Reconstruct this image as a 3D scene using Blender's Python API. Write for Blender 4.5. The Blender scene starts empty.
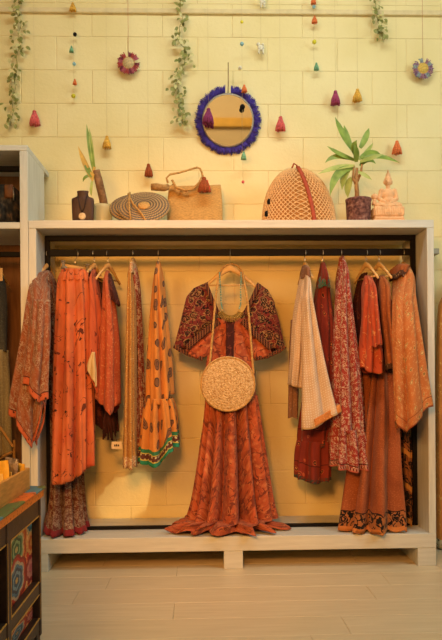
import bpy, bmesh, math, random
import numpy as np
from mathutils import Vector, Matrix, Euler

# ------------------------------------------------------------------ camera, world, lights
scene = bpy.context.scene
COL = scene.collection
F = 640.0                       # focal length in pixels of a 442 x 640 frame
PX, PY = 221.0, 372.0           # principal point
YAW, ROLL = math.radians(1.6), math.radians(-0.45)
CAM = Vector((0.0, -3.37, 1.04))
CM = Matrix.Rotation(-YAW, 3, 'Z') @ Matrix.Rotation(math.pi/2, 3, 'X') @ Matrix.Rotation(ROLL, 3, 'Z')
cd = bpy.data.cameras.new('camera'); cam = bpy.data.objects.new('camera', cd); COL.objects.link(cam)
cam.matrix_world = Matrix.Translation(CAM) @ CM.to_4x4()
cd.sensor_fit = 'VERTICAL'; cd.sensor_height = 36.0; cd.sensor_width = 36.0
cd.lens = 36.0*F/640.0
cd.shift_x = (221.0-PX)/640.0; cd.shift_y = (PY-320.0)/640.0
cd.clip_start = 0.05; cd.clip_end = 50
scene.camera = cam

def hexc(h, a=1.0):
    h = h.lstrip('#'); c = [int(h[i:i+2], 16)/255 for i in (0, 2, 4)]
    return tuple((x/12.92 if x <= .04045 else ((x+.055)/1.055)**2.4) for x in c)+(a,)

w = bpy.data.worlds.new('world'); scene.world = w; w.use_nodes = True
w.node_tree.nodes['Background'].inputs[0].default_value = (1.0, 0.75, 0.42, 1)
w.node_tree.nodes['Background'].inputs[1].default_value = 0.05

def area(name, loc, target, sx, sy, power, color):
    l = bpy.data.lights.new(name, 'AREA'); l.shape = 'RECTANGLE'; l.size = sx; l.size_y = sy
    l.energy = power; l.color = color
    o = bpy.data.objects.new(name, l); COL.objects.link(o); o.location = loc
    d = Vector(target)-Vector(loc); o.rotation_euler = d.to_track_quat('-Z', 'Y').to_euler()
    return o
area('assumed_window_daylight', (2.9, -2.0, 2.75), (0.4, 0.45, 1.7), 1.1, 1.0, 36, (0.80, 1.0, 1.0))  # assumed daylight source, inferred from wall shadows falling to the left
area('assumed_ceiling_panel', (0.3, -1.25, 3.68), (0.15, 0.2, 1.2), 2.2, 0.35, 39, (0.93, 1.0, 0.90))  # assumed overhead panel, unseen, inferred from the bright upper wall
area('mirror_view_fill_light', (0.3, -4.4, 3.5), (0.2, -6.2, 2.7), 0.6, 0.4, 36, (1.0, 0.78, 0.48))  # added fill, brightens the front wall that the mirror reflects
area('warm_front_fill_light', (-1.2, -2.9, 2.05), (0.1, 0.3, 0.6), 0.8, 0.7, 40, (1.0, 0.56, 0.20))  # added warm fill from the front left, lifts interior, boards and floor
sl_ = bpy.data.lights.new('wardrobe_fill_spot', 'SPOT'); sl_.energy = 320; sl_.color = (1.0, 0.38, 0.08)  # added orange fill spot, aimed at the wardrobe to spare the upper wall
sl_.spot_size = math.radians(54); sl_.spot_blend = .7; sl_.shadow_soft_size = .22
so_ = bpy.data.objects.new('wardrobe_fill_spot', sl_); COL.objects.link(so_); so_.location = (-0.25, -3.2, 1.8)
so_.rotation_euler = (Vector((0.12, 0.25, 1.0))-Vector(so_.location)).to_track_quat('-Z', 'Y').to_euler()
sb_ = bpy.data.lights.new('added_patch_spot', 'SPOT'); sb_.energy = 420; sb_.color = (1.0, 0.80, 0.45)  # added narrow spot standing in for assumed direct sun, makes the back wall's bright patch
sb_.spot_size = math.radians(3.1); sb_.spot_blend = .12; sb_.shadow_soft_size = .02
sbo_ = bpy.data.objects.new('added_patch_spot', sb_); COL.objects.link(sbo_); sbo_.location = (2.6, -3.0, 2.3)
sbo_.rotation_euler = (Vector((-0.46, 0.474, 0.30))-Vector(sbo_.location)).to_track_quat('-Z', 'Y').to_euler()
scene.view_settings.view_transform = 'Standard'
scene.view_settings.look = 'None'
scene.view_settings.gamma = 1.0
scene.view_settings.use_curve_mapping = False
scene.view_settings.exposure = -0.08
scene.cycles.use_denoising = True
scene.cycles.max_bounces = 8
scene.cycles.diffuse_bounces = 5

# ------------------------------------------------------------------ helpers
def at(px, py, Y):
    """world point seen at pixel (px, py) on the plane y = Y"""
    d = CM @ Vector(((px-PX)/F, (PY-py)/F, -1.0))
    return CAM + d*((Y-CAM.y)/d.y)
CMN = np.array(CM)
def atn(px, py, Y):
    px, py, Y = np.broadcast_arrays(np.asarray(px, float), np.asarray(py, float), np.asarray(Y, float))
    d = np.stack([(px-PX)/F, (PY-py)/F, -np.ones_like(px)], -1) @ CMN.T
    k = (Y-CAM.y)/d[..., 1]
    return np.array(CAM) + d*k[..., None]

def thing(name, label, cat, loc, group=None, rot=(0, 0, 0), kind=None):
    o = bpy.data.objects.new(name, None); COL.objects.link(o)
    o.empty_display_size = 0.05
    o.location = loc; o.rotation_euler = rot
    if label: o['label'] = label
    if cat: o['category'] = cat
    if group: o['group'] = group
    if kind: o['kind'] = kind
    return o
def tag(o, label, cat, group=None):
    o['label'] = label; o['category'] = cat
    if group: o['group'] = group
    return o
def adopt(o, parent, world=True):
    o.parent = parent
    if world and parent is not None:
        m = Matrix.LocRotScale(parent.location, parent.rotation_euler, parent.scale)
        p = parent.parent
        if p is None:
            o.matrix_parent_inverse = m.inverted()
        # children of mesh parts that sit at identity relative to the world need the same inverse as their parent
        else:
            o.matrix_parent_inverse = Matrix.Identity(4)
    return o
def link(name, me, mat, parent=None, world=True, smooth=True):
    if mat is not None and not me.materials: me.materials.append(mat)
    if smooth:
        me.polygons.foreach_set('use_smooth', [True]*len(me.polygons))
    o = bpy.data.objects.new(name, me); COL.objects.link(o)
    if parent is not None: adopt(o, parent, world)
    return o

class MB:
    def __init__(s): s.v = []; s.f = []
    def add(s, vs, fs):
        b = len(s.v); s.v += [tuple(x) for x in vs]; s.f += [tuple(b+i for i in f) for f in fs]; return s
    def box(s, x0, x1, y0, y1, z0, z1, bev=0.0):
        if x0 > x1: x0, x1 = x1, x0
        if y0 > y1: y0, y1 = y1, y0
        if z0 > z1: z0, z1 = z1, z0
        if bev <= 0:
            vs = [(x, y, z) for x in (x0, x1) for y in (y0, y1) for z in (z0, z1)]
            return s.add(vs, [(0,1,3,2),(4,6,7,5),(0,4,5,1),(2,3,7,6),(0,2,6,4),(1,5,7,3)])
        bm = bmesh.new(); bmesh.ops.create_cube(bm, size=1.0)
        for v in bm.verts:
            v.co = Vector(((x0+x1)/2+v.co.x*(x1-x0), (y0+y1)/2+v.co.y*(y1-y0), (z0+z1)/2+v.co.z*(z1-z0)))
        bmesh.ops.bevel(bm, geom=bm.edges[:], offset=bev, segments=1, affect='EDGES')
        bm.verts.index_update()
        s.add([v.co for v in bm.verts], [[v.index for v in f.verts] for f in bm.faces]); bm.free(); return s
    def tube(s, pts, r, n=6, flat=1.0, cap=True, up=None):
        P = [Vector(p) for p in pts]; m = len(P)
        R = [r]*m if not hasattr(r, '__len__') else list(r)
        t0 = (P[1]-P[0]).normalized()
        ref = Vector(up) if up else (Vector((0, 0, 1)) if abs(t0.z) < .9 else Vector((0, 1, 0)))
        nrm = (ref-t0*ref.dot(t0)).normalized(); vs = []
        for i in range(m):
            t = (P[min(i+1, m-1)]-P[max(i-1, 0)])
            t = t.normalized() if t.length > 1e-9 else t0
            nrm = (nrm-t*nrm.dot(t)); nrm = nrm.normalized() if nrm.length > 1e-6 else t.orthogonal().normalized()
            b = t.cross(nrm)
            for k in range(n):
                a = 2*math.pi*k/n
                vs.append(P[i]+nrm*math.cos(a)*R[i]+b*math.sin(a)*R[i]*flat)
        fs = [(i*n+k, i*n+(k+1) % n, (i+1)*n+(k+1) % n, (i+1)*n+k) for i in range(m-1) for k in range(n)]
        if cap: fs += [tuple(range(n))[::-1], tuple((m-1)*n+k for k in range(n))]
        return s.add(vs, fs)
    def lathe(s, prof, n=24, c=(0, 0, 0), axis='Z', sx=1.0, sy=1.0, cap=True):
        vs = []
        for r, h in prof:
            for k in range(n):
                a = 2*math.pi*k/n; x, y = r*math.cos(a)*sx, r*math.sin(a)*sy
                p = (x, y, h) if axis == 'Z' else ((x, h, y) if axis == 'Y' else (h, x, y))
                vs.append((p[0]+c[0], p[1]+c[1], p[2]+c[2]))
        m = len(prof)
        fs = [(i*n+k, i*n+(k+1) % n, (i+1)*n+(k+1) % n, (i+1)*n+k) for i in range(m-1) for k in range(n)]
        if cap: fs += [tuple(range(n))[::-1], tuple((m-1)*n+k for k in range(n))]
        return s.add(vs, fs)
    def ball(s, c, rx, ry=None, rz=None, n=12):
        ry = ry or rx; rz = rz or rx
        return s.lathe([(max(1e-4, math.sin(math.pi*i/n))*1.0, 0) for i in range(0)], n) if False else s._ball(c, rx, ry, rz, n)
    def _ball(s, c, rx, ry, rz, n):
        vs = [(c[0], c[1], c[2]-rz)]; m = max(4, n//2)
        for i in range(1, m):
            a = -math.pi/2+math.pi*i/m
            for k in range(n):
                b = 2*math.pi*k/n
                vs.append((c[0]+rx*math.cos(a)*math.cos(b), c[1]+ry*math.cos(a)*math.sin(b), c[2]+rz*math.sin(a)))
        vs.append((c[0], c[1], c[2]+rz)); L = len(vs)-1
        fs = [(0, 1+(k+1) % n, 1+k) for k in range(n)]
        for i in range(m-2):
            fs += [(1+i*n+k, 1+i*n+(k+1) % n, 1+(i+1)*n+(k+1) % n, 1+(i+1)*n+k) for k in range(n)]
        b = 1+(m-2)*n
        fs += [(L, b+k, b+(k+1) % n) for k in range(n)]
        return s.add(vs, fs)
    def mesh(s, name):
        me = bpy.data.meshes.new(name); me.from_pydata(s.v, [], s.f); me.update()
        bm = bmesh.new(); bm.from_mesh(me); bmesh.ops.recalc_face_normals(bm, faces=bm.faces[:]); bm.to_mesh(me); bm.free()
        return me
    def build(s, name, mat, parent=None, world=True, smooth=True):
        return link(name, s.mesh(name), mat, parent, world, smooth)

def smooth_by_angle(o, deg=40):
    me = o.data
    bm = bmesh.new(); bm.from_mesh(me)
    for e in bm.edges:
        if len(e.link_faces) == 2 and e.calc_face_angle(0) > math.radians(deg): e.smooth = False
    bm.to_mesh(me); bm.free(); return o

def copy_part(o, parent, loc=None, rot=None, scl=None):
    c = o.copy(); COL.objects.link(c); c.parent = parent
    if loc is not None: c.location = loc
    if rot is not None: c.rotation_euler = rot
    if scl is not None: c.scale = scl
    return c

# ------------------------------------------------------------------ materials
class NT:
    def __init__(s, name, rough=.8, spec=.3):
        s.m = bpy.data.materials.new(name); s.m.use_nodes = True; s.t = s.m.node_tree
        s.b = s.t.nodes['Principled BSDF']; s.b.inputs['Roughness'].default_value = rough
        s.b.inputs['Specular IOR Level'].default_value = spec
    def n(s, typ, **kw):
        x = s.t.nodes.new(typ)
        for k, v in kw.items(): setattr(x, k, v)
        return x
    def put(s, sock, v):
        if isinstance(v, bpy.types.NodeSocket): s.t.links.new(v, sock)
        elif v is not None: sock.default_value = v
    def math(s, op, a, b=None, c=None):
        x = s.n('ShaderNodeMath', operation=op); s.put(x.inputs[0], a)
        if b is not None: s.put(x.inputs[1], b)
        if c is not None: s.put(x.inputs[2], c)
        return x.outputs[0]
    def vmath(s, op, a, b=None):
        x = s.n('ShaderNodeVectorMath', operation=op); s.put(x.inputs[0], a)
        if b is not None: s.put(x.inputs[1], b)
        return x.outputs[0]
    def coord(s, kind='Object'): return s.n('ShaderNodeTexCoord').outputs[kind]
    def scaled(s, v, sc, off=(0, 0, 0), rot=(0, 0, 0)):
        x = s.n('ShaderNodeMapping'); s.put(x.inputs['Vector'], v); x.inputs['Scale'].default_value = sc
        x.inputs['Location'].default_value = off; x.inputs['Rotation'].default_value = rot; return x.outputs[0]
    def noise(s, v, scale, detail=2, rough=.5, dist=0.0, out='Fac'):
        x = s.n('ShaderNodeTexNoise'); s.put(x.inputs['Vector'], v); x.inputs['Scale'].default_value = scale
        x.inputs['Detail'].default_value = detail; x.inputs['Roughness'].default_value = rough
        x.inputs['Distortion'].default_value = dist; return x.outputs[out]
    def vor(s, v, scale, rand=1.0, feature='F1', out='Distance', metric='EUCLIDEAN'):
        x = s.n('ShaderNodeTexVoronoi', feature=feature, distance=metric) if feature != 'DISTANCE_TO_EDGE' else s.n('ShaderNodeTexVoronoi', feature=feature)
        s.put(x.inputs['Vector'], v); x.inputs['Scale'].default_value = scale
        x.inputs['Randomness'].default_value = rand; return x.outputs[out]
    def ramp(s, fac, stops, interp='LINEAR'):
        x = s.n('ShaderNodeValToRGB'); s.put(x.inputs[0], fac); r = x.color_ramp; r.interpolation = interp
        while len(r.elements) < len(stops): r.elements.new(1.0)
        for e, (p, c) in zip(r.elements, stops):
            e.position = p; e.color = c if not isinstance(c, str) else hexc(c)
        return x.outputs[0]
    def mix(s, f, a, b, blend='MIX'):
        x = s.n('ShaderNodeMix', data_type='RGBA', blend_type=blend); s.put(x.inputs[0], f)
        for i, v in ((6, a), (7, b)): s.put(x.inputs[i], hexc(v) if isinstance(v, str) else v)
        return x.outputs[2]
    def bump(s, h, strength=.2, dist=.01):
        x = s.n('ShaderNodeBump'); x.inputs['Strength'].default_value = strength; x.inputs['Distance'].default_value = dist
        s.put(x.inputs['Height'], h); s.t.links.new(x.outputs[0], s.b.inputs['Normal'])
    def out(s, color):
        s.put(s.b.inputs['Base Color'], hexc(color) if isinstance(color, str) else color); return s.m

def plain(name, col, var=.12, scale=20, rough=.7, bump=.1, metal=0.0, stretch=(1, 1, 1), spec=.3):
    N = NT(name, rough, spec); c = N.scaled(N.coord(), stretch)
    f = N.noise(c, scale, 3)
    base = hexc(col)
    dk = tuple(x*(1-var*2) for x in base[:3])+(1,); lt = tuple(min(1, x*(1+var)) for x in base[:3])+(1,)
    N.b.inputs['Metallic'].default_value = metal
    if bump: N.bump(N.noise(c, scale*3, 2), bump, .004)
    return N.out(N.ramp(f, [(.25, dk), (.75, lt)]))

def fabric(name, base, layers, border=(), rough=.85, weave=900.0, wrinkle=.25):
    """layers/borders are prints on the cloth; uv is in metres, v measured up from the hem"""
    def dye(h):
        r, g, b_, a_ = hexc(h); return (r*.74, g*.84+.050*r, b_*.88+.034*r, 1.0)
    N = NT(name, rough, .15); uv = N.coord('UV')
    try: N.b.inputs['Sheen Weight'].default_value = .06; N.b.inputs['Sheen Roughness'].default_value = .6
    except Exception: pass
    sep = N.n('ShaderNodeSeparateXYZ'); N.put(sep.inputs[0], uv); U, V = sep.outputs[0], sep.outputs[1]
    nz = N.noise(uv, 9, 3)
    b = dye(base)
    col = N.ramp(nz, [(.3, tuple(x*.80 for x in b[:3])+(1,)), (.7, tuple(min(1, x*1.12) for x in b[:3])+(1,))])
    def layer(col, L):
        k = L[0]
        if k == 'cells':      # concentric motifs: scale u, scale v, randomness, wobble, [(radius, colour or None)]
            _, su, sv, rnd, wob, stops = L
            d = N.vmath('SUBTRACT', N.noise(uv, 28, 2, out='Color'), (.5, .5, .5))
            d = N.vmath('MULTIPLY', d, (wob, wob, wob))
            p = N.scaled(N.vmath('ADD', uv, d), (su, sv, 1))
            dist = N.vor(p, 1.0, rnd)
            cs = [(r, dye(c) if c else (0, 0, 0, 1)) for r, c in stops]
            ms = [(r, (1, 1, 1, 1) if c else (0, 0, 0, 1)) for r, c in stops]
            return N.mix(N.ramp(dist, ms, 'CONSTANT'), col, N.ramp(dist, cs, 'CONSTANT'))
        if k == 'vein':       # thin wandering lines
            _, sc, wdt, c, amt = L
            f = N.noise(uv, sc, 2, .5, .6)
            a = N.math('ABSOLUTE', N.math('SUBTRACT', f, .5))
            mk = N.math('LESS_THAN', a, wdt)
            gate = N.math('GREATER_THAN', N.noise(N.scaled(uv, (1, 1, 1), (3.3, 1.7, 0)), sc*.9, 1), 1-amt)
            return N.mix(N.math('MULTIPLY', mk, gate), col, dye(c))
        if k == 'speck':
            _, sc, thr, c = L
            return N.mix(N.math('GREATER_THAN', N.noise(uv, sc, 2), thr), col, dye(c))
        if k == 'soft':
            _, sc, lo, hi, c = L
            return N.mix(N.ramp(N.noise(N.scaled(uv, (1, 1, 1), (5.1, 2.2, 0)), sc, 3), [(lo, (0, 0, 0, 1)), (hi, (1, 1, 1, 1))]), col, dye(c))
        if k == 'stripe':
            _, fr, duty, c, ax = L
            return N.mix(N.math('LESS_THAN', N.math('FRACT', N.math('MULTIPLY', U if ax == 'u' else V, fr)), duty), col, dye(c))
        return col
    for L in layers: col = layer(col, L)
    for v0, v1, c, *ex in border:
        bc = dye(c)
        for L in ex: bc = layer(bc, L)
        mk = N.math('MULTIPLY', N.math('GREATER_THAN', V, v0), N.math('LESS_THAN', V, v1))
        col = N.mix(mk, col, bc)
    h = N.math('ADD', N.math('MULTIPLY', N.noise(N.scaled(uv, (1, .35, 1)), 30, 3), 1.0), N.math('MULTIPLY', N.noise(uv, weave, 1), .06))
    N.bump(h, wrinkle, .02)
    return N.out(col)

# painted pieces of the room
def wall_mat():
    N = NT('painted_block', .62, .35); c = N.coord(); ri = N.n('ShaderNodeObjectInfo')
    p = N.vmath('ADD', c, N.vmath('MULTIPLY', ri.outputs['Location'], (1, 1, 1)))
    f = N.noise(p, 3.0, 4)
    col = N.ramp(f, [(.3, '#E1D196'), (.7, '#E9DBA6')])
    col = N.mix(N.ramp(N.noise(p, 55, 2), [(.66, (0, 0, 0, 1)), (.72, (.35, .35, .35, 1))]), col, '#DAC898')
    N.bump(N.noise(p, 40, 4, .6), .22, .01); return N.out(col)
M_WALL = wall_mat()
M_MORTAR = plain('painted_joint', '#DCCB9C', .05, 30, .8)
def wood_paint():
    N = NT('cream_painted_wood', .5, .35); c = N.coord()
    g = N.noise(N.scaled(c, (2.5, 30, 30)), 2.0, 4, .6, .3)
    g2 = N.noise(c, 3, 2)
    col = N.mix(N.math('MULTIPLY', g2, .3), N.ramp(g, [(.3, '#BFC0B6'), (.7, '#D3D4CA')]), '#C8C9BE')
    N.bump(g, .12, .004); return N.out(col)
def wood_paint_v():
    N = NT('cream_painted_wood_upright', .5, .35); c = N.coord()
    g = N.noise(N.scaled(c, (30, 30, 2.5)), 2.0, 4, .6, .3)
    N.bump(g, .12, .004); return N.out(N.ramp(g, [(.3, '#BFC0B6'), (.7, '#D3D4CA')]))
M_CREAM = wood_paint(); M_CREAMV = wood_paint_v()
def floor_mat():
    N = NT('laminate_plank', .38, .4); c = N.coord(); ri = N.n('ShaderNodeObjectInfo')
    p = N.vmath('ADD', c, N.vmath('MULTIPLY', ri.outputs['Location'], (3.1, 7.7, 1)))
    g = N.noise(N.scaled(p, (1.2, 14, 1)), 3, 5, .6, .5)
    col = N.ramp(g, [(.25, '#C8B692'), (.75, '#DAC9A8')])
    col = N.mix(N.math('MULTIPLY', ri.outputs['Random'], .18), col, '#C4AC86')
    N.bump(g, .05, .003); return N.out(col)
M_FLOOR = floor_mat()
M_FLOORB = plain('floor_joint', '#9C7A4E', .1, 20)
M_CEIL = plain('ceiling_paint', '#B5A27E', .04, 4, .9)
M_BLACK = plain('black_metal', '#120E0C', .15, 30, .6, .05, 0.0, spec=.15)
M_STEEL = plain('steel', '#C9C2B2', .05, 30, .28, .02, 1.0)
M_HWOOD = plain('hanger_wood', '#D9B273', .12, 9, .5, .08, stretch=(3, 12, 12))
M_STRING = plain('string', '#C9B58A', .1, 60, .9)
M_JUTE = plain('jute', '#C79A5A', .25, 120, .9, .5)

# ------------------------------------------------------------------ the room
YW = 0.474                                   # face of the block wall
X0, X1, YB, ZC = -3.4, 3.75, -6.2, 3.75
fl = MB().box(X0, X1, YB, YW+.2, -.06, -.006).build('floor', M_FLOORB, smooth=False); fl['kind'] = 'structure'
# floor planks, long side along the wall
PW, PL = .19, 1.38
pm = MB().box(-PL/2+.0004, PL/2-.0004, -PW/2+.0004, PW/2-.0004, -.008, 0, .0015).mesh('plank'); pm.materials.append(M_FLOOR)
rnd = random.Random(4); j = 0; y = YW-PW/2
while y > -4.2:
    off = (rnd.random()-.5)*PL
    for k in range(-3, 3):
        x = off+k*PL+PL/2
        if x < X0+.6 or x > X1-.6: continue
        o = bpy.data.objects.new('plank', pm); COL.objects.link(o); o.location = (x, y, 0); o.parent = fl
    y -= PW
wb = MB().box(X0, X1, YW+.0028, YW+.2, -.06, ZC).build('wall_back', M_MORTAR, smooth=False); wb['kind'] = 'structure'
# painted concrete blocks
BW, BH = .421, .2005
def block_mesh(wd, hg):
    g = .0012; bv = .003
    a, b = wd/2-g, hg/2-g
    vs = [(-a, .05, -b), (a, .05, -b), (a, .05, b), (-a, .05, b), (-a, .0022, -b), (a, .0022, -b), (a, .0022, b), (-a, .0022, b),
          (-a+bv, 0, -b+bv), (a-bv, 0, -b+bv), (a-bv, 0, b-bv), (-a+bv, 0, b-bv)]
    fs = [(8, 9, 10, 11)]+[(4+i, 4+(i+1) % 4, 8+(i+1) % 4, 8+i) for i in range(4)]+[(i, (i+1) % 4, 4+(i+1) % 4, 4+i) for i in range(4)]
    m = MB(); m.add(vs, fs); me = m.mesh('block'); me.materials.append(M_WALL); return me
bmesh_full = block_mesh(BW, BH)
zj = at(340, 71.5, YW).z; xj = at(337, 55, YW).x
rows0 = int(zj/BH); r0 = zj-rows0*BH
for r in range(-1, int((ZC-r0)/BH)+1):
    zc = r0+(r+.5)*BH
    if zc-BH/2 < -.03 and zc+BH/2 < 0.05: continue
    if zc+BH/2 > ZC: continue
    odd = (r-rows0) % 2        # row just above zj is even
    for k in range(-9, 9):
        xc = xj+(k+.5)*BW+(BW/2 if odd else 0)
        if xc < X0+.15 or xc > X1-.15: continue
        o = bpy.data.objects.new('block', bmesh_full); COL.objects.link(o)
        o.location = (xc, YW+rnd.uniform(-.0006, .0006), zc); o.parent = wb
ce = MB().box(X0, X1, YB, YW+.2, ZC, ZC+.08).build('ceiling', M_CEIL, smooth=False); ce['kind'] = 'structure'
wl = MB().box(X0-.12, X0, YB, YW+.2, -.06, ZC).build('wall_left', plain('brown_wall_paint', '#8A6A48', .06, 6, .8), smooth=False); wl['kind'] = 'structure'
wf = MB().box(X0, X1, YB-.12, YB, -.06, ZC).build('wall_front', plain('beige_wall_paint', '#D2BC90', .03, 3, .8), smooth=False); wf['kind'] = 'structure'
m = MB()     # right wall with a big assumed window opening, out of view
m.box(X1, X1+.12, YB, -3.3, -.06, ZC); m.box(X1, X1+.12, -.9, YW+.2, -.06, ZC)
m.box(X1, X1+.12, -3.3, -.9, -.06, 1.2); m.box(X1, X1+.12, -3.3, -.9, 3.2, ZC)
wr = m.build('wall_right', M_WALL, smooth=False); wr['kind'] = 'structure'
win = thing('assumed_window_1', None, None, (X1+.05, -2.1, 1.2), kind='structure')
m = MB()
for (ya, yb, za, zb) in ((-3.3, -.9, 1.2, 1.26), (-3.3, -.9, 3.14, 3.2), (-3.3, -3.24, 1.26, 3.14), (-.96, -.9, 1.26, 3.14), (-2.13, -2.07, 1.26, 3.14)):
    m.box(X1+.02, X1+.08, ya, yb, za, zb)
m.build('window_frame', M_CREAM, win, smooth=False)
# square conduit along the top of the wall
za, zb = at(221, 12.5, YW-.03).z, at(221, 7.5, YW-.03).z
tr = MB().box(X0+.02, X1-.02, YW-.022, YW+.002, za, zb, .004).build('trim_1', M_MORTAR, smooth=False); tr['kind'] = 'structure'
tr2 = MB().box(X0+.02, X1-.02, YB, YB+.12, 2.84, 2.97, .01).build('trim_2', plain('ochre_trim', '#D8A94A', .06, 10), smooth=False); tr2['kind'] = 'structure'

# ------------------------------------------------------------------ main wardrobe
ZT1, ZT0 = at(230, 220, 0).z, at(230, 228, 0).z           # top board
ZB1, ZB0 = at(230, 536.5, 0).z, at(230, 551, 0).z         # bottom board
XA, XAi = at(28.5, 230, 0).x, at(36, 240, 0).x            # left panel
XCi, XC = at(427, 240, 0).x, at(434, 240, 0).x            # right panel
YD = .462
YR = .19                                                   # rod and frame depth
wd = thing('wardrobe', 'open cream wooden wardrobe with black metal rail standing against block wall', 'wardrobe', ((XA+XC)/2, .2, 0))
def board(name, mat, parent, *b, bev=.002): return MB().box(*b, bev).build(name, mat, parent, smooth=False)
board('top_board', M_CREAM, wd, XA, XC, 0, YD, ZT0, ZT1)
board('bottom_board', M_CREAM, wd, XAi+.001, XC, 0, YD, ZB0, ZB1)
board('side_panel', M_CREAMV, wd, XA, XAi, 0.001, YD-.03, ZB1*0+.0, ZT0)
board('side_panel', M_CREAMV, wd, XCi, XC, 0.001, YD-.03, ZB1, ZT0)
lx = at(233, 560, 0).x
board('leg', M_CREAM, wd, at(224, 560, 0).x, at(243, 560, 0).x, .002, .1, 0, ZB0)
board('leg', M_CREAM, wd, at(418, 560, 0).x, XC, .002, .4, 0, ZB0)
board('leg', M_CREAM, wd, XAi+.001, at(48, 560, 0).x, .002, .4, 0, ZB0)
fr = thing('rail_frame', None, None, (0, YR, 1)); fr.parent = wd; fr.matrix_parent_inverse = Matrix.Translation(-wd.location)
def fpart(name, *b):
    o = MB().box(*b, .002).build(name, M_BLACK, None, smooth=False); o.parent = fr; o.matrix_parent_inverse = Matrix.Translation(-fr.location); return o
T = .026
zr = at(230, 252.6, YR).z
fpart('top_bar', XAi+.001, XCi-.001, YR-.013, YR+.013, ZT0-.028, ZT0-.001)
fpart('post', XAi+.001, XAi+.001+T, YR-.013, YR+.013, ZB1+.001, ZT0-.028)
fpart('post', XCi-.001-T, XCi-.001, YR-.013, YR+.013, ZB1+.001, ZT0-.028)
fpart('bottom_bar', XAi+T, XCi-T, YR-.013, YR+.013, ZB1+.001, ZB1+.018)
fpart('hanging_rod', XAi+T, XCi-T, YR-.011, YR+.011, zr-.0185, zr+.0185)
ROD = zr

# ------------------------------------------------------------------ tall shelf unit at the left edge
ZU1, ZU0 = at(15, 145, 0).z, at(15, 150.5, 0).z
xu1, xu0 = XA-.002, at(20, 240, 0).x
XUL = xu0-1.0
tu = thing('shelf_unit', 'tall cream wooden shelf unit cut off by the left edge', 'shelf', (XUL/2+xu1/2, .2, 0))
board('side_panel', M_CREAMV, tu, xu0, xu1, 0.001, .35, 0, ZU0)
board('side_panel', M_CREAMV, tu, XUL-.04, XUL, 0.001, .35, 0, ZU0)
board('top_board', M_CREAM, tu, XUL-.04, xu1, 0, YD, ZU0, ZU1)
board('shelf_board', M_CREAM, tu, XUL, xu0, .003, .44, at(10, 228.5, 0).z, at(10, 222, 0).z)
board('bottom_board', M_CREAM, tu, XUL, xu0, .003, .44, ZB0, ZB1)
board('back_panel', plain('brown_back_panel', '#7A5430', .15, 8, .7, .1, stretch=(10, 10, 1)), tu, XUL, xu0, .442, .46, ZB1, ZU0)
for pz in (169, 254.5):
    z = at(10, pz, YR).z
    MB().box(XUL, xu0, YR-.012, YR+.012, z-.014, z+.014, .002).build('rail', M_BLACK, tu, smooth=False)

# ------------------------------------------------------------------ lofted cloth
def cubic(xs, ys, x):
    xs = np.asarray(xs, float); ys = np.asarray(ys, float); x = np.asarray(x, float)
    if len(xs) < 3: return np.interp(x, xs, ys)
    d = np.diff(ys)/np.diff(xs); mm = np.zeros(len(xs)); mm[0], mm[-1] = d[0], d[-1]
    for i in range(1, len(xs)-1):
        mm[i] = 0 if d[i-1]*d[i] <= 0 else 2/(1/d[i-1]+1/d[i])
    i = np.clip(np.searchsorted(xs, x)-1, 0, len(xs)-2); h = xs[i+1]-xs[i]; t = np.clip((x-xs[i])/h, 0, 1)
    return ((2*t**3-3*t**2+1)*ys[i]+(t**3-2*t**2+t)*h*mm[i]+(-2*t**3+3*t**2)*ys[i+1]+(t**3-t**2)*h*mm[i+1])

def grid_mesh(name, P, UVs, wrap, mat, parent, thick=.002):
    """P: rows x cols x 3"""
    R, Cn = P.shape[:2]
    vs = P.reshape(-1, 3)
    fs = []; uvl = []
    last = Cn if wrap else Cn-1
    for i in range(R-1):
        for k in range(last):
            k2 = (k+1) % Cn
            fs.append((i*Cn+k, (i+1)*Cn+k, (i+1)*Cn+k2, i*Cn+k2))
            ua, ub = UVs[i, k], UVs[i+1, k]
            uc, ud = UVs[i+1, k+1] if wrap else UVs[i+1, k2], UVs[i, k+1] if wrap else UVs[i, k2]
            uvl += [ua, ub, uc, ud]
    me = bpy.data.meshes.new(name); me.from_pydata([tuple(v) for v in vs], [], fs)
    uv = me.uv_layers.new(name='UVMap'); uv.data.foreach_set('uv', np.array(uvl, dtype=np.float32).ravel())
    o = link(name, me, mat, parent)
    if thick:
        s = o.modifiers.new('cloth', 'SOLIDIFY'); s.thickness = thick; s.offset = 0
    return o

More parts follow.
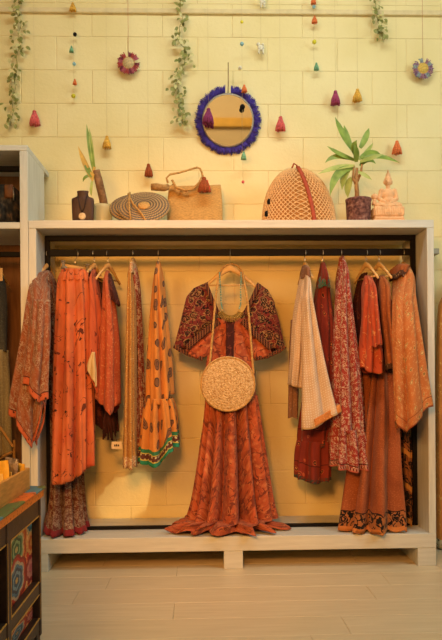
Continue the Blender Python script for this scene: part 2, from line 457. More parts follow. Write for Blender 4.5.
def garment(name, rows, mat, parent, hem=None, yc=.2, hd=.1, folds=6, amp=.010, seed=0, n=112, nr=56, power=2.3,
            zmin=None, drift=.6, topamp=.25, sh=True):
    amp = amp*2.1
    """a hanging tube of cloth. rows: (py, left px, right px[, yc, hd]) given at the depth yc; hem: [(px, py)]"""
    rg = random.Random(seed)
    py = [r[0] for r in rows]; xl = [r[1] for r in rows]; xr = [r[2] for r in rows]
    ycs = [r[3] if len(r) > 3 else yc for r in rows]; hds = [r[4] if len(r) > 4 else hd for r in rows]
    if sh and py[0] < 282 and yc < .27:
        for i_, p_ in enumerate(py):
            w_ = max(0.0, min(1.0, (296-p_)/18.0))
            ycs[i_] = ycs[i_]*(1-w_)+.15*w_; hds[i_] = hds[i_]*(1-w_)+(max(hds[i_], .12) if i_ else .03)*w_
    th = np.linspace(-math.pi/2, 1.5*math.pi, n+1)[:-1]
    c, s = np.cos(th), np.sin(th); e = 2/power
    cx = np.sign(c)*np.abs(c)**e; sy = np.sign(s)*np.abs(s)**e
    t = np.linspace(0, 1, nr)[:, None]**.9
    xb = (xl[-1]+xr[-1])/2+(xr[-1]-xl[-1])/2*cx
    hp = np.interp(xb, [h[0] for h in hem], [h[1] for h in hem]) if hem else np.full(n, py[-1])
    hp = hp+.8*np.sin(th*folds+rg.random()*6)
    PYv = py[0]+t*(hp[None, :]-py[0])
    L = cubic(py, xl, np.clip(PYv, py[0], py[-1])); Rr = cubic(py, xr, np.clip(PYv, py[0], py[-1]))
    Yc = cubic(py, ycs, np.clip(PYv, py[0], py[-1])); Hd = cubic(py, hds, np.clip(PYv, py[0], py[-1]))
    # fold pattern: sharp ridges that widen downwards
    ph = [rg.random()*6.28 for _ in range(4)]
    a = folds*th[None, :]+ph[0]+drift*np.sin(2.2*t+ph[1])+.9*np.sin(2*th[None, :]+ph[2])
    f = 1.9*np.abs(np.sin(a/2))**.9-1.15
    f = f+.28*np.sin(round(folds*1.7)*th[None, :]+ph[3]+2.5*t)
    # keep the pattern periodic
    wgt = np.ones(n)[None, :]
    g = (topamp+(1-topamp)*np.clip(t*1.3, 0, 1))*amp
    f = f*g*wgt
    HWpx = (Rr-L)/2; scale = (Yc-CAM.y)/F
    amppx = np.minimum(np.abs(g)/scale*.55, HWpx*.35)
    mid = (L+Rr)/2
    # silhouette in pixels at the garment's own depth, folds along the normal
    nx = cx/np.maximum(.3, np.abs(cx)+np.abs(sy)); ny = sy/np.maximum(.3, np.abs(cx)+np.abs(sy))
    X = mid+(HWpx-amppx)*cx[None, :]+np.clip(f*nx[None, :]/scale, -HWpx*.5, HWpx*.5)
    P = atn(X, PYv, Yc)
    P[..., 1] += -(Hd*sy[None, :]) - f*ny[None, :]*1.2
    if zmin is not None:
        low = P[..., 2] < zmin
        P[..., 2] = np.where(low, zmin+np.abs(f)*.3, P[..., 2])
    seg = np.linalg.norm(np.roll(P, -1, 1)-P, axis=2)
    per = np.concatenate([np.zeros((nr, 1)), np.cumsum(seg, 1)], 1)
    per = per-per[:, n//2:n//2+1]
    vl = np.concatenate([np.cumsum(np.linalg.norm(np.diff(P, axis=0), axis=2)[::-1], 0)[::-1], np.zeros((1, n))], 0)
    vl = np.concatenate([vl, vl[:, :1]], 1)
    return grid_mesh(name, P, np.stack([per, vl], -1), True, mat, parent)

def patch(name, left, right, mat, parent, depth, nu=26, nv=34, thick=.003, uvrot=0.0, ripple=.004, seed=0):
    """cloth panel between two edge polylines given in pixels (same parameter = one row); depth(u, v) -> world y"""
    rg = random.Random(seed); ph = rg.random()*6
    def samp(pl, t):
        d = np.concatenate([[0], np.cumsum(np.hypot(np.diff([p[0] for p in pl]), np.diff([p[1] for p in pl])))]); d /= d[-1]
        return np.interp(t, d, [p[0] for p in pl]), np.interp(t, d, [p[1] for p in pl])
    v = np.linspace(0, 1, nv); u = np.linspace(0, 1, nu)
    lx_, ly_ = samp(left, v); rx_, ry_ = samp(right, v)
    X = lx_[:, None]*(1-u)+rx_[:, None]*u; Yp = ly_[:, None]*(1-u)+ry_[:, None]*u
    D = depth(u[None, :]+0*v[:, None], v[:, None]+0*u[None, :])+ripple*np.sin(11*u[None, :]+5*v[:, None]+ph)
    P = atn(X, Yp, D)
    # print coordinates: metres in the cloth plane, rotated
    cxp, czp = P[..., 0]-P[0, 0, 0], P[..., 2]-P[0, 0, 2]
    ca, sa = math.cos(uvrot), math.sin(uvrot)
    UVs = np.stack([cxp*ca+czp*sa, .4-cxp*sa+czp*ca], -1)
    return grid_mesh(name, P, UVs, False, mat, parent, thick)

# ------------------------------------------------------------------ hangers
hang_group = 'wooden clothes hangers on the wardrobe rod'
def hanger_proto(turn):
    t = thing('wooden_hanger', None, 'hanger', (0, 0, ROD))
    m = MB(); pts = []
    for i in range(15):
        u = -1+2*i/14
        pts.append((u*.205, 0, -.085-.115*abs(u)**1.25-.018*(1-abs(u))**2*0))
    m.tube(pts, [.010+.011*max(0, 1-abs(-1+2*i/14)*1.6) for i in range(15)], 8, .6, up=(0, 0, 1))
    m.build('body', M_HWOOD, t, False)
    m = MB(); hk = [(0, -.09), (0, -.05)]
    for i in range(13):
        a = math.radians(-80+i*24); hk.append((.026*math.cos(a)*(1 if i else .4), -.006+.028*math.sin(a)))
    m.tube([((0, -x, z) if turn else (x, 0, z)) for x, z in hk], .0021, 6)
    m.build('hook', M_STEEL, t, False)
    m = MB().tube([(-.18, 0, -.182), (.18, 0, -.182)], .005, 8); m.build('crossbar', M_HWOOD, t, False)
    return t
PROTO = {}
def hanger(px, label, rz, turn=False):
    x = at(px, 253, YR).x
    if turn not in PROTO:
        t = hanger_proto(turn); PROTO[turn] = t
    else:
        src = PROTO[turn]; t = src.copy(); COL.objects.link(t)
        for ch in src.children: copy_part(ch, t)
    t.location = (x, YR, ROD); t.rotation_euler = (0, 0, rz)
    t.scale = (.74, 1, 1) if turn else (.58, 1, .8)
    t['label'] = label; t['category'] = 'hanger'; t['group'] = hang_group
    return t
R90 = math.radians(90)
hanger(230, 'wooden hanger carrying the orange maxi dress in the middle', 0.0, True)
hanger(47.5, 'wooden hanger of the paisley kimono beside the left panel', math.radians(78))
hanger(94, 'wooden hanger in the orange top with beige lining', math.radians(72))
hanger(108, 'wooden hanger in the rust top with pointed hem', math.radians(65))
hanger(133, 'wooden hanger of the slim gold and red dress', math.radians(86))
hanger(158.5, 'wooden hanger of the orange dress with green hem', math.radians(86))
hanger(305, 'wooden hanger of the peach dotted kaftan', math.radians(100))
hanger(322.5, 'wooden hanger of the red dress with teal shoulder', math.radians(96))
hanger(341, 'wooden hanger of the red and white printed dress', math.radians(94))
hanger(366, 'wooden hanger in the bright orange red blouse', math.radians(108))
hanger(379, 'wooden hanger in the plain rust blouse', math.radians(108))
hanger(403, 'wooden hanger of the orange jacket near the right panel', math.radians(100))
M_CLIP = plain('dull_clip_metal', '#8A8478', .1, 30, .6, .05, .2)
# clip hanger for the trousers
x = at(75, 253, YR).x
ch = thing('clip_hanger', 'wooden clip hanger gripping the orange trousers', 'hanger', (x, YR, ROD), rot=(0, 0, math.radians(20)))
MB().tube([(-.078, 0, -.070), (.078, 0, -.086)], .011, 8, .6).build('bar', M_HWOOD, ch, False)
m = MB(); hk = [(0, -.085), (0, -.05)]
for i in range(13):
    a = math.radians(-80+i*24); hk.append((.026*math.cos(a)*(1 if i else .4), -.006+.028*math.sin(a)))
m.tube([(0.5*xx, -xx, z) for xx, z in hk], .0021, 6); m.build('hook', M_STEEL, ch, False)
for sx in (-.066, .066):
    zz = -.006 if sx > 0 else .006
    m = MB().box(sx-.008, sx+.008, -.10, .014, -.108+zz, -.098+zz, .002); m.box(sx-.008, sx+.008, -.016, .012, -.112+zz, -.052+zz, .002); m.tube([(sx-.012, -.018, -.058+zz), (sx+.012, -.018, -.058+zz)], .004, 6)
    m.build('clip', M_CLIP, ch, False, False)

# ------------------------------------------------------------------ prints
F_KIM = fabric('kimono_paisley', '#96482C', [('cells', 40, 34, 1, .02, [(0, '#7E3420'), (.20, '#B08468'), (.30, '#8A4630'), (.44, '#A87A60'), (.54, None)]), ('vein', 55, .025, '#BC957C', .55), ('soft', 14, .45, .7, '#A4512E')],
               [(0, .034, '#CC552A', ('cells', 42, 42, .3, .0, [(0, '#3A1A14'), (.22, None)])), (.034, .040, '#5A2018')])
F_KIML = fabric('robe_paisley', '#6E2E20', [('cells', 44, 38, 1, .02, [(0, '#6A1F1B'), (.20, '#A88068'), (.32, '#642A20'), (.44, '#96705A'), (.52, None)]), ('vein', 60, .03, '#A8826A', .55)],
                [(0, .035, '#8C1220')])
F_TROU = fabric('orange_sprigs', '#DC622E', [('soft', 8, .5, .75, '#D2481F'), ('vein', 15, .015, '#6A2A1C', .46), ('cells', 16, 16, 1, .03, [(0, '#4A1D16'), (.13, None)]), ('cells', 9, 16, 1, .03, [(0, '#7A2D1C'), (.10, None)])])
F_DARK = fabric('dark_maroon', '#4A1512', [('vein', 22, .03, '#6E2A1E', .5), ('cells', 24, 24, 1, .02, [(0, '#7A3020'), (.16, None)])])
F_ETOP = fabric('orange_top', '#CF4E20', [('vein', 10, .02, '#7A2416', .45), ('soft', 12, .5, .8, '#B03A1A')])
F_FTOP = fabric('rust_top', '#C64A22', [('cells', 22, 22, .7, .02, [(0, '#E08A50'), (.10, '#8E2C18'), (.2, None)]), ('speck', 90, .62, '#DB7D48')])
F_LIN = fabric('beige_lining', '#E8B77C', [])
F_GOLD = fabric('gold_print', '#D08A3C', [('cells', 60, 60, 1, .01, [(0, '#EBB66C'), (.25, '#B5641F'), (.40, None)]), ('speck', 140, .58, '#B9651F')], [(0, .06, '#CC7A4C', ('speck', 110, .5, '#EBC08A'))])
F_REDF = fabric('red_floral', '#A93418', [('cells', 34, 30, 1, .03, [(0, '#EDBE8A'), (.20, '#B83C20'), (.30, '#E0A070'), (.40, None)]), ('vein', 50, .03, '#E3B080', .6)])
F_GREEN = fabric('orange_blockprint', '#E8842C', [('cells', 14, 10, .35, .022, [(0, '#8A5236'), (.12, '#5A342A'), (.16, '#8A5638'), (.24, '#5A3A2E'), (.29, None)])])
F_GREENH = fabric('orange_blockprint_hem', '#E8842C', [('cells', 14, 10, .35, .022, [(0, '#8A5236'), (.12, '#5A342A'), (.16, '#8A5638'), (.24, '#5A3A2E'), (.29, None)])],
                  [(0, .022, '#2E8A68'), (.022, .028, '#D9B24A'), (.028, .058, '#6A3226', ('cells', 40, 40, .2, 0, [(0, '#E0C090'), (.25, None)])), (.058, .063, '#D9B24A'), (.063, .083, '#3E7F55')])
F_DRESS = fabric('orange_floral_dress', '#CC4F22', [('soft', 18, .42, .68, '#9E3A1E'), ('soft', 40, .5, .7, '#D8703E'), ('vein', 17, .026, '#83301E', .55), ('cells', 15, 13, 1, .05, [(0, '#8A321F'), (.14, '#D06A3C'), (.20, '#93361F'), (.25, None)])])
F_SLEEVE = fabric('maroon_paisley_panel', '#7E1F1B', [('cells', 19, 24, .9, .025, [(0, '#A34A2A'), (.12, '#1C1210'), (.20, '#B0773E'), (.26, '#5A1A18'), (.36, '#1E1412'), (.42, '#A86E3A'), (.47, None)]), ('vein', 34, .03, '#1E1010', .6), ('vein', 47, .018, '#B07A44', .5)])
F_BORD = fabric('dark_braid_border', '#241512', [('stripe', 70, .35, '#9A5A30', 'u'), ('stripe', 90, .3, '#7A2A1C', 'v')])
F_PEACH = fabric('peach_dots', '#E4B292', [('cells', 75, 75, .15, 0, [(0, '#F0D2B8'), (.24, None)])], [(0.0, .006, '#E8B283')])
F_PEACHB = fabric('orange_band', '#DE7A30', [('speck', 120, .6, '#EE9A50')])
F_BROWN = fabric('dusty_brown', '#9A5E42', [('speck', 90, .6, '#B0785A')])
F_RED = fabric('red_block', '#8E2218', [('cells', 24, 20, .8, .02, [(0, '#D8793C'), (.12, '#3E1512'), (.22, '#C04A28'), (.30, None)])], [(0, .02, '#3A4038', ('speck', 60, .5, '#7A2A1C')), (.09, .096, '#5A1512')])
F_TEAL = fabric('teal_patch', '#3F7F6A', [('speck', 80, .55, '#A03A2A')])
F_RW = fabric('red_white_print', '#A82A28', [('cells', 52, 40, 1, .03, [(0, '#D8A088'), (.20, '#8E1C1E'), (.34, '#CF9680'), (.43, None)]), ('vein', 64, .034, '#DDAE96', .5)])
F_RWH = fabric('red_white_print_tier', '#A82A28', [('cells', 52, 40, 1, .03, [(0, '#D8A088'), (.20, '#8E1C1E'), (.34, '#CF9680'), (.43, None)]), ('vein', 64, .034, '#DDAE96', .5)],
               [(0, .008, '#C24A38'), (.008, .022, '#C9836A', ('stripe', 60, .5, '#7A1C1C', 'u')), (.03, .036, '#5A2018')])
F_QBL = fabric('orange_red_blouse', '#CE4420', [('cells', 20, 20, 1, .03, [(0, '#E87A44'), (.14, '#B03218'), (.24, None)]), ('vein', 24, .02, '#E58A50', .45)])
F_RUST = fabric('rust_plain', '#B4561F', [('speck', 70, .6, '#C66A30')], [(0, .03, '#5A3424', ('cells', 60, 60, 1, 0, [(0, '#C09060'), (.3, None)]))])
F_SAREE = fabric('rust_saree', '#A84C22', [('speck', 150, .58, '#BC6032'), ('soft', 7, .5, .8, '#8E3A1A')],
                 [(0, .026, '#D8752E'), (.026, .105, '#B4602C', ('cells', 15, 17, .6, .05, [(0, '#B4602C'), (.10, '#1E1614'), (.24, '#A85A2A'), (.30, '#1E1614'), (.38, None)]), ('vein', 24, .05, '#1E1614', .6)), (.105, .111, '#2A1814')])
F_SAREE2 = fabric('rust_saree_end', '#A5582C', [('cells', 13, 15, .6, .05, [(0, '#A5582C'), (.10, '#1E1614'), (.24, '#98502A'), (.30, '#1E1614'), (.38, None)]), ('vein', 22, .05, '#1E1614', .6), ('stripe', 5.2, .16, '#D88838', 'v')])
F_JACK = fabric('orange_gold_jacket', '#CE6C30', [('cells', 34, 26, .8, .02, [(0, '#E9B272'), (.16, '#8F6A3A'), (.24, '#D98A4C'), (.34, None)]), ('vein', 60, .02, '#DE9A5C', .5)],
               [(0, .008, '#A84420'), (.05, .054, '#8A3A1C')])
F_SIDE = fabric('orange_right_garment', '#DC8434', [('cells', 30, 26, 1, .02, [(0, '#C25A22'), (.16, '#EBA850'), (.26, None)])], [(0, .05, '#D9C09A', ('vein', 30, .05, '#4A3020', .6))])
F_GREY = fabric('charcoal_knit', '#4A443C', [('speck', 120, .55, '#5C5448')])
F_BEI = fabric('beige_wool', '#B99A6A', [('speck', 120, .55, '#C7AA7A')])

# ------------------------------------------------------------------ garments, left half
def gth(name, label, cat, px, py=270, Y=YR, group='garments hanging in the wardrobe'):
    return thing(name, label, cat, at(px, py, Y), group)
A = gth('paisley_kimono', 'long rust and grey paisley kimono with wide sleeve beside left panel', 'kimono', 48)
garment('robe_body', [(272, 46, 51, .16, .05), (290, 47, 58), (320, 48, 62), (400, 49, 78), (470, 50, 82), (500, 48, 84), (518, 46, 86, .17, .11), (530, 42, 89, .14, .12)], F_KIML, A,
        hem=[(42, 527), (55, 533), (66, 530), (80, 534), (89, 529)], yc=.25, hd=.10, folds=9, amp=.018, seed=1, zmin=ZB1+.006)
garment('sleeve', [(271, 45, 50, .12, .03), (279, 35, 49, -.04, .03), (290, 30, 49, -.08, .04), (330, 23, 50, -.10, .05), (370, 15.5, 48, -.11, .05), (400, 10, 46, -.12, .05), (412, 9, 45, -.12, .05)], F_KIM, A,
        hem=[(9, 411), (20, 425), (36, 448), (40, 440), (45, 400)], yc=-.1, hd=.05, folds=6, amp=.012, seed=2)
garment('sleeve_fold', [(300, 33, 50, -.14, .03), (340, 29, 50), (370, 25, 49), (384, 23, 48)], F_KIM, A,
        hem=[(23, 383), (36, 397), (43, 404), (48, 398)], yc=-.19, hd=.035, folds=4, amp=.010, seed=3)
Cg = gth('wide_trousers', 'bright orange trousers with dark sprigs on clip hanger', 'trousers', 75)
garment('trouser_leg', [(273, 61, 88), (280, 58.5, 88), (300, 57.5, 90), (350, 55.5, 92), (400, 54, 94), (450, 52.5, 95), (474, 51.5, 95)], F_TROU, Cg,
        hem=[(51, 484), (64, 482), (75, 479), (95, 465)], yc=.06, hd=.055, folds=9, amp=.020, seed=4, sh=False)
garment('waistband', [(270, 62, 86), (274, 61, 87.5), (281, 59.5, 88)], F_TROU, Cg, sh=False, yc=.06, hd=.058, folds=14, amp=.006, seed=5, nr=14)
D = gth('maroon_tunic', 'very dark maroon tunic mostly hidden behind the orange trousers', 'tunic', 90)
garment('tunic_body', [(272, 84, 99), (300, 81, 106), (350, 82, 112), (400, 86, 117), (428, 90, 119)], F_DARK, D, hem=[(90, 420), (105, 428), (119, 432)], yc=.30, hd=.08, folds=7, amp=.012, seed=6)
E = gth('lined_tunic', 'orange top with drooping pointed hem and beige lining', 'top', 94)
garment('top_body', [(270, 92.5, 96), (283, 91, 98), (300, 90, 101), (320, 88.5, 104), (345, 87, 106), (362, 86, 107)], F_ETOP, E, hem=[(85, 366), (92, 376), (100, 393), (107, 388)], yc=.10, hd=.08, folds=5, amp=.010, seed=7)
garment('lining_flap', [(352, 92, 95), (362, 88, 96), (370, 86, 97)], F_LIN, E, hem=[(86, 367), (92, 379), (97, 386)], yc=.0, hd=.012, folds=3, amp=.003, seed=8, nr=20)
Ft = gth('pointed_tunic', 'rust red top with one long pointed corner, beside the gold dress', 'top', 108)
garment('top_body', [(271, 106, 109.5), (285, 104.5, 112), (310, 102.5, 116), (345, 100, 119), (380, 98, 120), (398, 96, 121)], F_FTOP, Ft, hem=[(95, 398), (105, 407), (113, 414), (121, 404)], yc=.08, hd=.09, folds=5, amp=.011, seed=9)
garment('shoulder_drape', [(274, 108, 111), (290, 109, 116), (304, 112, 119.5)], F_DARK, Ft, hem=[(112, 300), (119.5, 306)], yc=.05, hd=.03, folds=3, amp=.004, seed=10, nr=20)
m = MB(); rg = random.Random(3)
base = at(109, 408, .10)
for i in range(30):
    dx = rg.uniform(-.035, .035); m.tube([base+Vector((dx*.2, rg.uniform(-.02, .02), .02)), base+Vector((dx*.7, rg.uniform(-.03, .03), -.06)), base+Vector((dx, rg.uniform(-.03, .03), -.11-rg.random()*.07))], [.003, .006, .004], 5)
m.build('fringe', F_DARK, Ft)
G = gth('slim_dress', 'slim long gold print dress with red floral side', 'dress', 133)
garment('front_panel', [(262, 131.5, 134.5), (275, 129.5, 135), (300, 127, 135.5), (350, 125.5, 136), (400, 124, 136), (466, 122, 137)], F_GOLD, G, hem=[(122, 465), (130, 468), (137, 467)], yc=.06, hd=.07, folds=5, amp=.007, seed=11)
garment('side_panel', [(264, 133, 136), (285, 132, 140), (320, 133, 142), (400, 134.5, 145), (460, 135, 149)], F_REDF, G, hem=[(135, 462), (149, 458)], yc=.21, hd=.08, folds=6, amp=.008, seed=12)
garment('collar', [(259, 131.5, 135), (266, 130, 136.5), (276, 128, 137)], F_GOLD, G, yc=.15, hd=.04, folds=4, amp=.004, seed=13, nr=14)
I = gth('tiered_orange_dress', 'orange block printed dress with green banded ruffle hem', 'dress', 158)
garment('dress_body', [(262, 157, 160), (278, 154.5, 163), (310, 151.5, 166), (350, 149, 170), (385, 147, 173), (404, 147, 174)], F_GREEN, I, hem=[(147, 404), (165, 404), (174, 394)], yc=.14, hd=.10, folds=6, amp=.013, seed=14)
garment('ruffle', [(398, 147.5, 173), (408, 144.5, 176), (435, 141, 179), (458, 138.5, 181)], F_GREENH, I, hem=[(138, 460), (154, 464), (165, 461), (170, 451), (181, 445)], yc=.14, hd=.115, folds=9, amp=.018, seed=15, topamp=.5)
# price tag below the rust top
pt = thing('price_tag', 'small white card tag hanging below the rust top', 'tag', at(116.5, 449, .05))
a, b = at(111.5, 449, .05), at(122, 441.5, .05)
MB().box(a.x, b.x, .049, .052, a.z, b.z, .0006).build('card', plain('tag_card', '#D8C4A0', .04, 40), pt, smooth=False)
m = MB()
for q, (u0, u1) in enumerate(((.25, .38), (.42, .55), (.60, .72))):
    m.box(a.x+(b.x-a.x)*u0, a.x+(b.x-a.x)*u1, .0482, .0488, a.z+(b.z-a.z)*.35, a.z+(b.z-a.z)*(.6+.08*(q % 2)))
m.build('print', M_BLACK, pt, smooth=False)
MB().tube([((a.x+b.x)/2, .05, b.z), at(113, 425, .07), at(112, 404, .08)], .0012, 5).build('cord', F_DARK, pt)

# ------------------------------------------------------------------ the maxi dress in the middle
J = thing('maxi_dress', 'orange floral maxi dress with maroon paisley batwing sleeves facing forward', 'dress', at(229, 290, YR), 'garments hanging in the wardrobe')
yd = YR
def dep_sl(sg):
    return lambda u, v: yd-.012-.035*np.sin(np.pi*np.clip(u, 0, 1)*.9+.2)*(.3+.7*v)
def dep_bo(u, v): return yd-.03-.035*np.sin(np.pi*u)*(.5+.5*v)
# maroon sleeve panels: rows run from the shoulder line down to the diagonal border
patch('sleeve', [(208, 282), (194, 288), (186.5, 297), (180.5, 322), (174, 347)], [(206, 284), (210, 293), (215, 305), (216, 313), (218, 322), (203, 334), (186, 348)][:5]+[(205, 332), (186, 349)], F_SLEEVE, J, dep_sl(-1), seed=1, uvrot=.7)
patch('sleeve', [(259, 283), (255, 292), (249, 305), (246, 313), (243, 321), (254, 333), (270, 349)], [(258, 283), (268, 290), (273.5, 300), (279.5, 323), (285, 348)], F_SLEEVE, J, dep_sl(1), seed=2, uvrot=-.7)
# back layer of the sleeves, gives the dress its depth
patch('sleeve_back', [(208, 282), (194, 288), (186.5, 297), (180.5, 322), (174, 347), (180, 351)], [(206, 284), (213, 300), (217, 315), (219, 330), (214, 345), (206, 357)], F_SLEEVE, J, lambda u, v: yd+.012+.03*np.sin(np.pi*u), seed=3, uvrot=.7)
patch('sleeve_back', [(259, 283), (250, 300), (245, 315), (243, 330), (247, 345), (253, 357)], [(258, 283), (268, 290), (273.5, 300), (279.5, 323), (285, 348), (279, 352)], F_SLEEVE, J, lambda u, v: yd+.012+.03*np.sin(np.pi*u), seed=4, uvrot=-.7)
# orange lower triangles and the gathered bodice
patch('bodice_side', [(218, 321), (203, 334), (186, 349), (185, 352)], [(222, 324), (215, 340), (208, 355), (200, 360)], F_DRESS, J, lambda u, v: yd-.035-.02*np.sin(np.pi*u), seed=5)
patch('bodice_side', [(238, 324), (243, 340), (249, 355), (256, 360)], [(243, 320), (254, 333), (270, 348), (272, 354)], F_DRESS, J, lambda u, v: yd-.035-.02*np.sin(np.pi*u), seed=6)
patch('bodice', [(217, 318), (214, 335), (208, 352), (205, 372), (205, 408)], [(245, 318), (247, 335), (251, 352), (255, 372), (256, 408)], F_DRESS, J, dep_bo, ripple=.008, seed=7, thick=.004)
patch('bodice_back', [(217, 318), (214, 335), (208, 352), (205, 372), (205, 408)], [(245, 318), (247, 335), (251, 352), (255, 372), (256, 408)], F_DRESS, J, lambda u, v: yd+.02+.04*np.sin(np.pi*u), seed=8)
def strip(name, pl, wpx, mat, Y0, seed=0):
    n_ = len(pl); L = []; Rr = []
    for i, p in enumerate(pl):
        q0, q1 = pl[max(i-1, 0)], pl[min(i+1, n_-1)]; d = (q1[0]-q0[0], q1[1]-q0[1]); l = math.hypot(*d)
        nx, ny = -d[1]/l*wpx/2, d[0]/l*wpx/2
        L.append((p[0]-nx, p[1]-ny)); Rr.append((p[0]+nx, p[1]+ny))
    ys = Y0 if callable(Y0) else (lambda u, v: Y0+0*u)
    return patch(name, L, Rr, mat, J, ys, nu=5, nv=24, ripple=.0, seed=seed, thick=.004)
strip('border', [(186, 348), (203, 333.5), (219, 321)], 6, F_BORD, yd-.065)
strip('border', [(271, 348), (254, 333), (242, 320.5)], 6, F_BORD, yd-.065)
strip('neck_trim', [(206, 284), (211, 297), (217, 311), (224, 320), (230, 324)], 4, F_BORD, yd-.045)
strip('neck_trim', [(259, 283.5), (253, 297), (246, 311), (238, 320), (230, 324)], 4, F_BORD, yd-.045)
strip('placket', [(230, 322), (230, 335), (229.5, 360)], 8, F_DARK, yd-.073)
strip('cuff', [(174, 346), (180, 350), (190, 355), (203, 359)], 4, F_BORD, yd-.05)
strip('cuff', [(285, 346), (279, 351), (268, 356), (255, 359)], 4, F_BORD, yd-.05)
# skirt with train on the bottom board
def skirt():
    n, rg = 224, random.Random(21)
    rows = []
    for py, xl, xr, hd in ((395, 206, 255, .05), (420, 204, 258, .06), (450, 200, 262, .07), (480, 196, 266, .08), (505, 192, 270, .095), (517, 189, 273, .105)):
        Y = .18; p0, p1 = at(xl, py, Y), at(xr, py, Y)
        rows.append(((p0.x+p1.x)/2, (p1.x-p0.x)/2, Y-.02, hd, p0.z*.5+p1.z*.5))
    cxb = at(226, 530, .12).x
    rows += [(cxb, .222, .13, .12, ZB1+.060), (cxb-.003, .262, .125, .13, ZB1+.034), (cxb-.003, .30, .122, .14, ZB1+.006)]
    rows = np.array(rows); k = np.arange(len(rows)); nr = 90
    t = np.linspace(0, len(rows)-1, nr)
    R = np.stack([cubic(k, rows[:, i], t) for i in range(5)], 1)
    th = np.linspace(-math.pi/2, 1.5*math.pi, n+1)[:-1][None, :]
    tt = np.clip(t/(len(rows)-1), 0, 1)[:, None]
    a = 14*th+1.3*np.sin(2*th+1)+.8*np.sin(3*tt+.5)
    f = 2.0*np.abs(np.sin(a/2))**.9-1.25+.22*np.sin(17*th+2*tt)
    amp = .020+.044*np.clip(tt*1.5, 0, 1)
    low = np.clip((tt-.78)/.22, 0, 1)
    edge = 1+low*(.13*np.sin(5*th+1)+.10*np.sin(9*th+2.2))
    f = f*(1-low*.75)+low*.45*np.sin(11*th+1.3)
    c, s = np.cos(th), np.sin(th)
    cc = np.sign(c)*np.abs(c)**.85; ss = np.sign(s)*np.abs(s)**.85
    X = R[:, 0:1]+(R[:, 1:2]*edge-amp*.4)*cc+f*amp*c
    Y = R[:, 2:3]-(R[:, 3:4]*edge)*ss-f*amp*s*1.3
    Z = R[:, 4:5]+low*np.abs(np.sin(7*th+3*tt))*.034*(1-low*.4)+low*.012*np.sin(13*th+9*tt)
    Z = np.maximum(Z, ZB1+.004+0*X)
    P = np.stack([X+0*th, Y+0*th, Z+0*th], -1)
    seg = np.linalg.norm(np.roll(P, -1, 1)-P, axis=2); per = np.concatenate([np.zeros((nr, 1)), np.cumsum(seg, 1)], 1); per -= per[:, n//2:n//2+1]
    vl = np.concatenate([np.cumsum(np.linalg.norm(np.diff(P, axis=0), axis=2)[::-1], 0)[::-1], np.zeros((1, n))], 0); vl = np.concatenate([vl, vl[:, :1]], 1)
    return grid_mesh('skirt', P, np.stack([per, vl], -1), True, F_DRESS, J)
skirt()
# round straw bag on its strap
def straw(name, c1, c2):
    N = NT(name, .9, .1); c = N.coord()
    f = N.noise(c, 95, 3, .6); g = N.vor(c, 130)
    N.bump(N.math('ADD', f, g), .8, .006)
    return N.out(N.ramp(f, [(.32, c1), (.62, c2)]))
M_STRAW = straw('pale_straw', '#AC8450', '#DCBE8E')
bc = at(228, 384, .06); br = 27/F*(3.37+.06)
bag = thing('round_straw_bag', 'round pale straw shoulder bag hanging in front of the maxi dress', 'bag', bc)
def coiled_disc(c, r, thick, rings, tiltx=0.0, n=48):
    prof = [(.0006, -thick/2)]
    for i in range(rings*4+1):
        rr = r*i/(rings*4)
        prof.append((max(.0007, rr), -thick/2*(1-.55*(i/(rings*4))**4)-.0022*abs(math.sin(math.pi*i/4))))
    prof += [(r*1.03, -thick*.15), (r*1.03, thick*.15)]
    prof += [(max(.0007, r*(1-i/12)), thick/2*(1-.55*(1-i/12)**4)) for i in range(13)]
    return MB().lathe(prof, n, (0, 0, 0), 'Y')
d = coiled_disc(bc, br, .055, 11).build('bag_body', M_STRAW, bag, False)
MB().tube([(br*.985*math.cos(a), -.017, br*.985*math.sin(a)) for a in [2*math.pi*i/48 for i in range(49)]], .0045, 6, cap=False).build('rim_braid', M_JUTE, bag, False)
def strap(px0, pxs):
    return [at(*p) for p in pxs]
pl = [at(208, 372, .05), at(210, 362, .06), at(212.5, 335, .09), at(215.5, 300, .12), at(218, 280, .15), at(220, 272, .17), at(224, 266, .20), at(231, 263.5, .215), at(238, 266, .20), at(242.5, 272, .17), at(244, 280, .15), at(247.5, 300, .12), at(250.5, 335, .09), at(252.5, 362, .06), at(254, 375, .05)]
m = MB()
for ph in (0, 2.1, 4.2):      # three-strand cord
    pts = []
    for i in range(len(pl)-1):
        for q in range(9):
            p = pl[i].lerp(pl[i+1], q/9); aa = ph+(i*9+q)*.75
            pts.append(p+Vector((math.cos(aa)*.0032, math.sin(aa)*.0032, 0)))
    m.tube(pts, .0036, 5)
m.build('strap', M_JUTE, bag)
# necklace with turquoise beads and gold bib
nk = thing('bib_necklace', 'turquoise bead necklace with gold bib hung on the dress hanger', 'necklace', at(230, 300, .12))
M_TURQ = plain('turquoise', '#6FA295', .2, 60, .4); M_GOLD = plain('antique_gold', '#A8863C', .3, 90, .4, .4, .6)
for side in (0, 1):
    m = MB(); pth = [(219.5, 273), (220, 282), (220.8, 292), (221, 303), (222.5, 310)] if side == 0 else [(241, 273), (241, 282), (240.6, 292), (240.8, 303), (239, 310)]
    for i in range(len(pth)-1):
        for q in range(4):
            p = at(pth[i][0]+(pth[i+1][0]-pth[i][0])*q/4, pth[i][1]+(pth[i+1][1]-pth[i][1])*q/4, .105)
            m.ball(p, .0042, .0042, .0062, 8)
    m.build('bead_strand', M_TURQ, nk)
m = MB()
for ring in range(5):
    for i in range(17):
        a = math.radians(200+140*i/16); rx = 8.5+1.1*ring; ry = 7+1.35*ring
        p = at(230.7+rx*math.cos(a), 309-ry*math.sin(a)*1.0, .100+.001*ring)
        m.ball(p, .0042, .003, .0042, 6)
m.build('gold_bib', M_GOLD, nk)

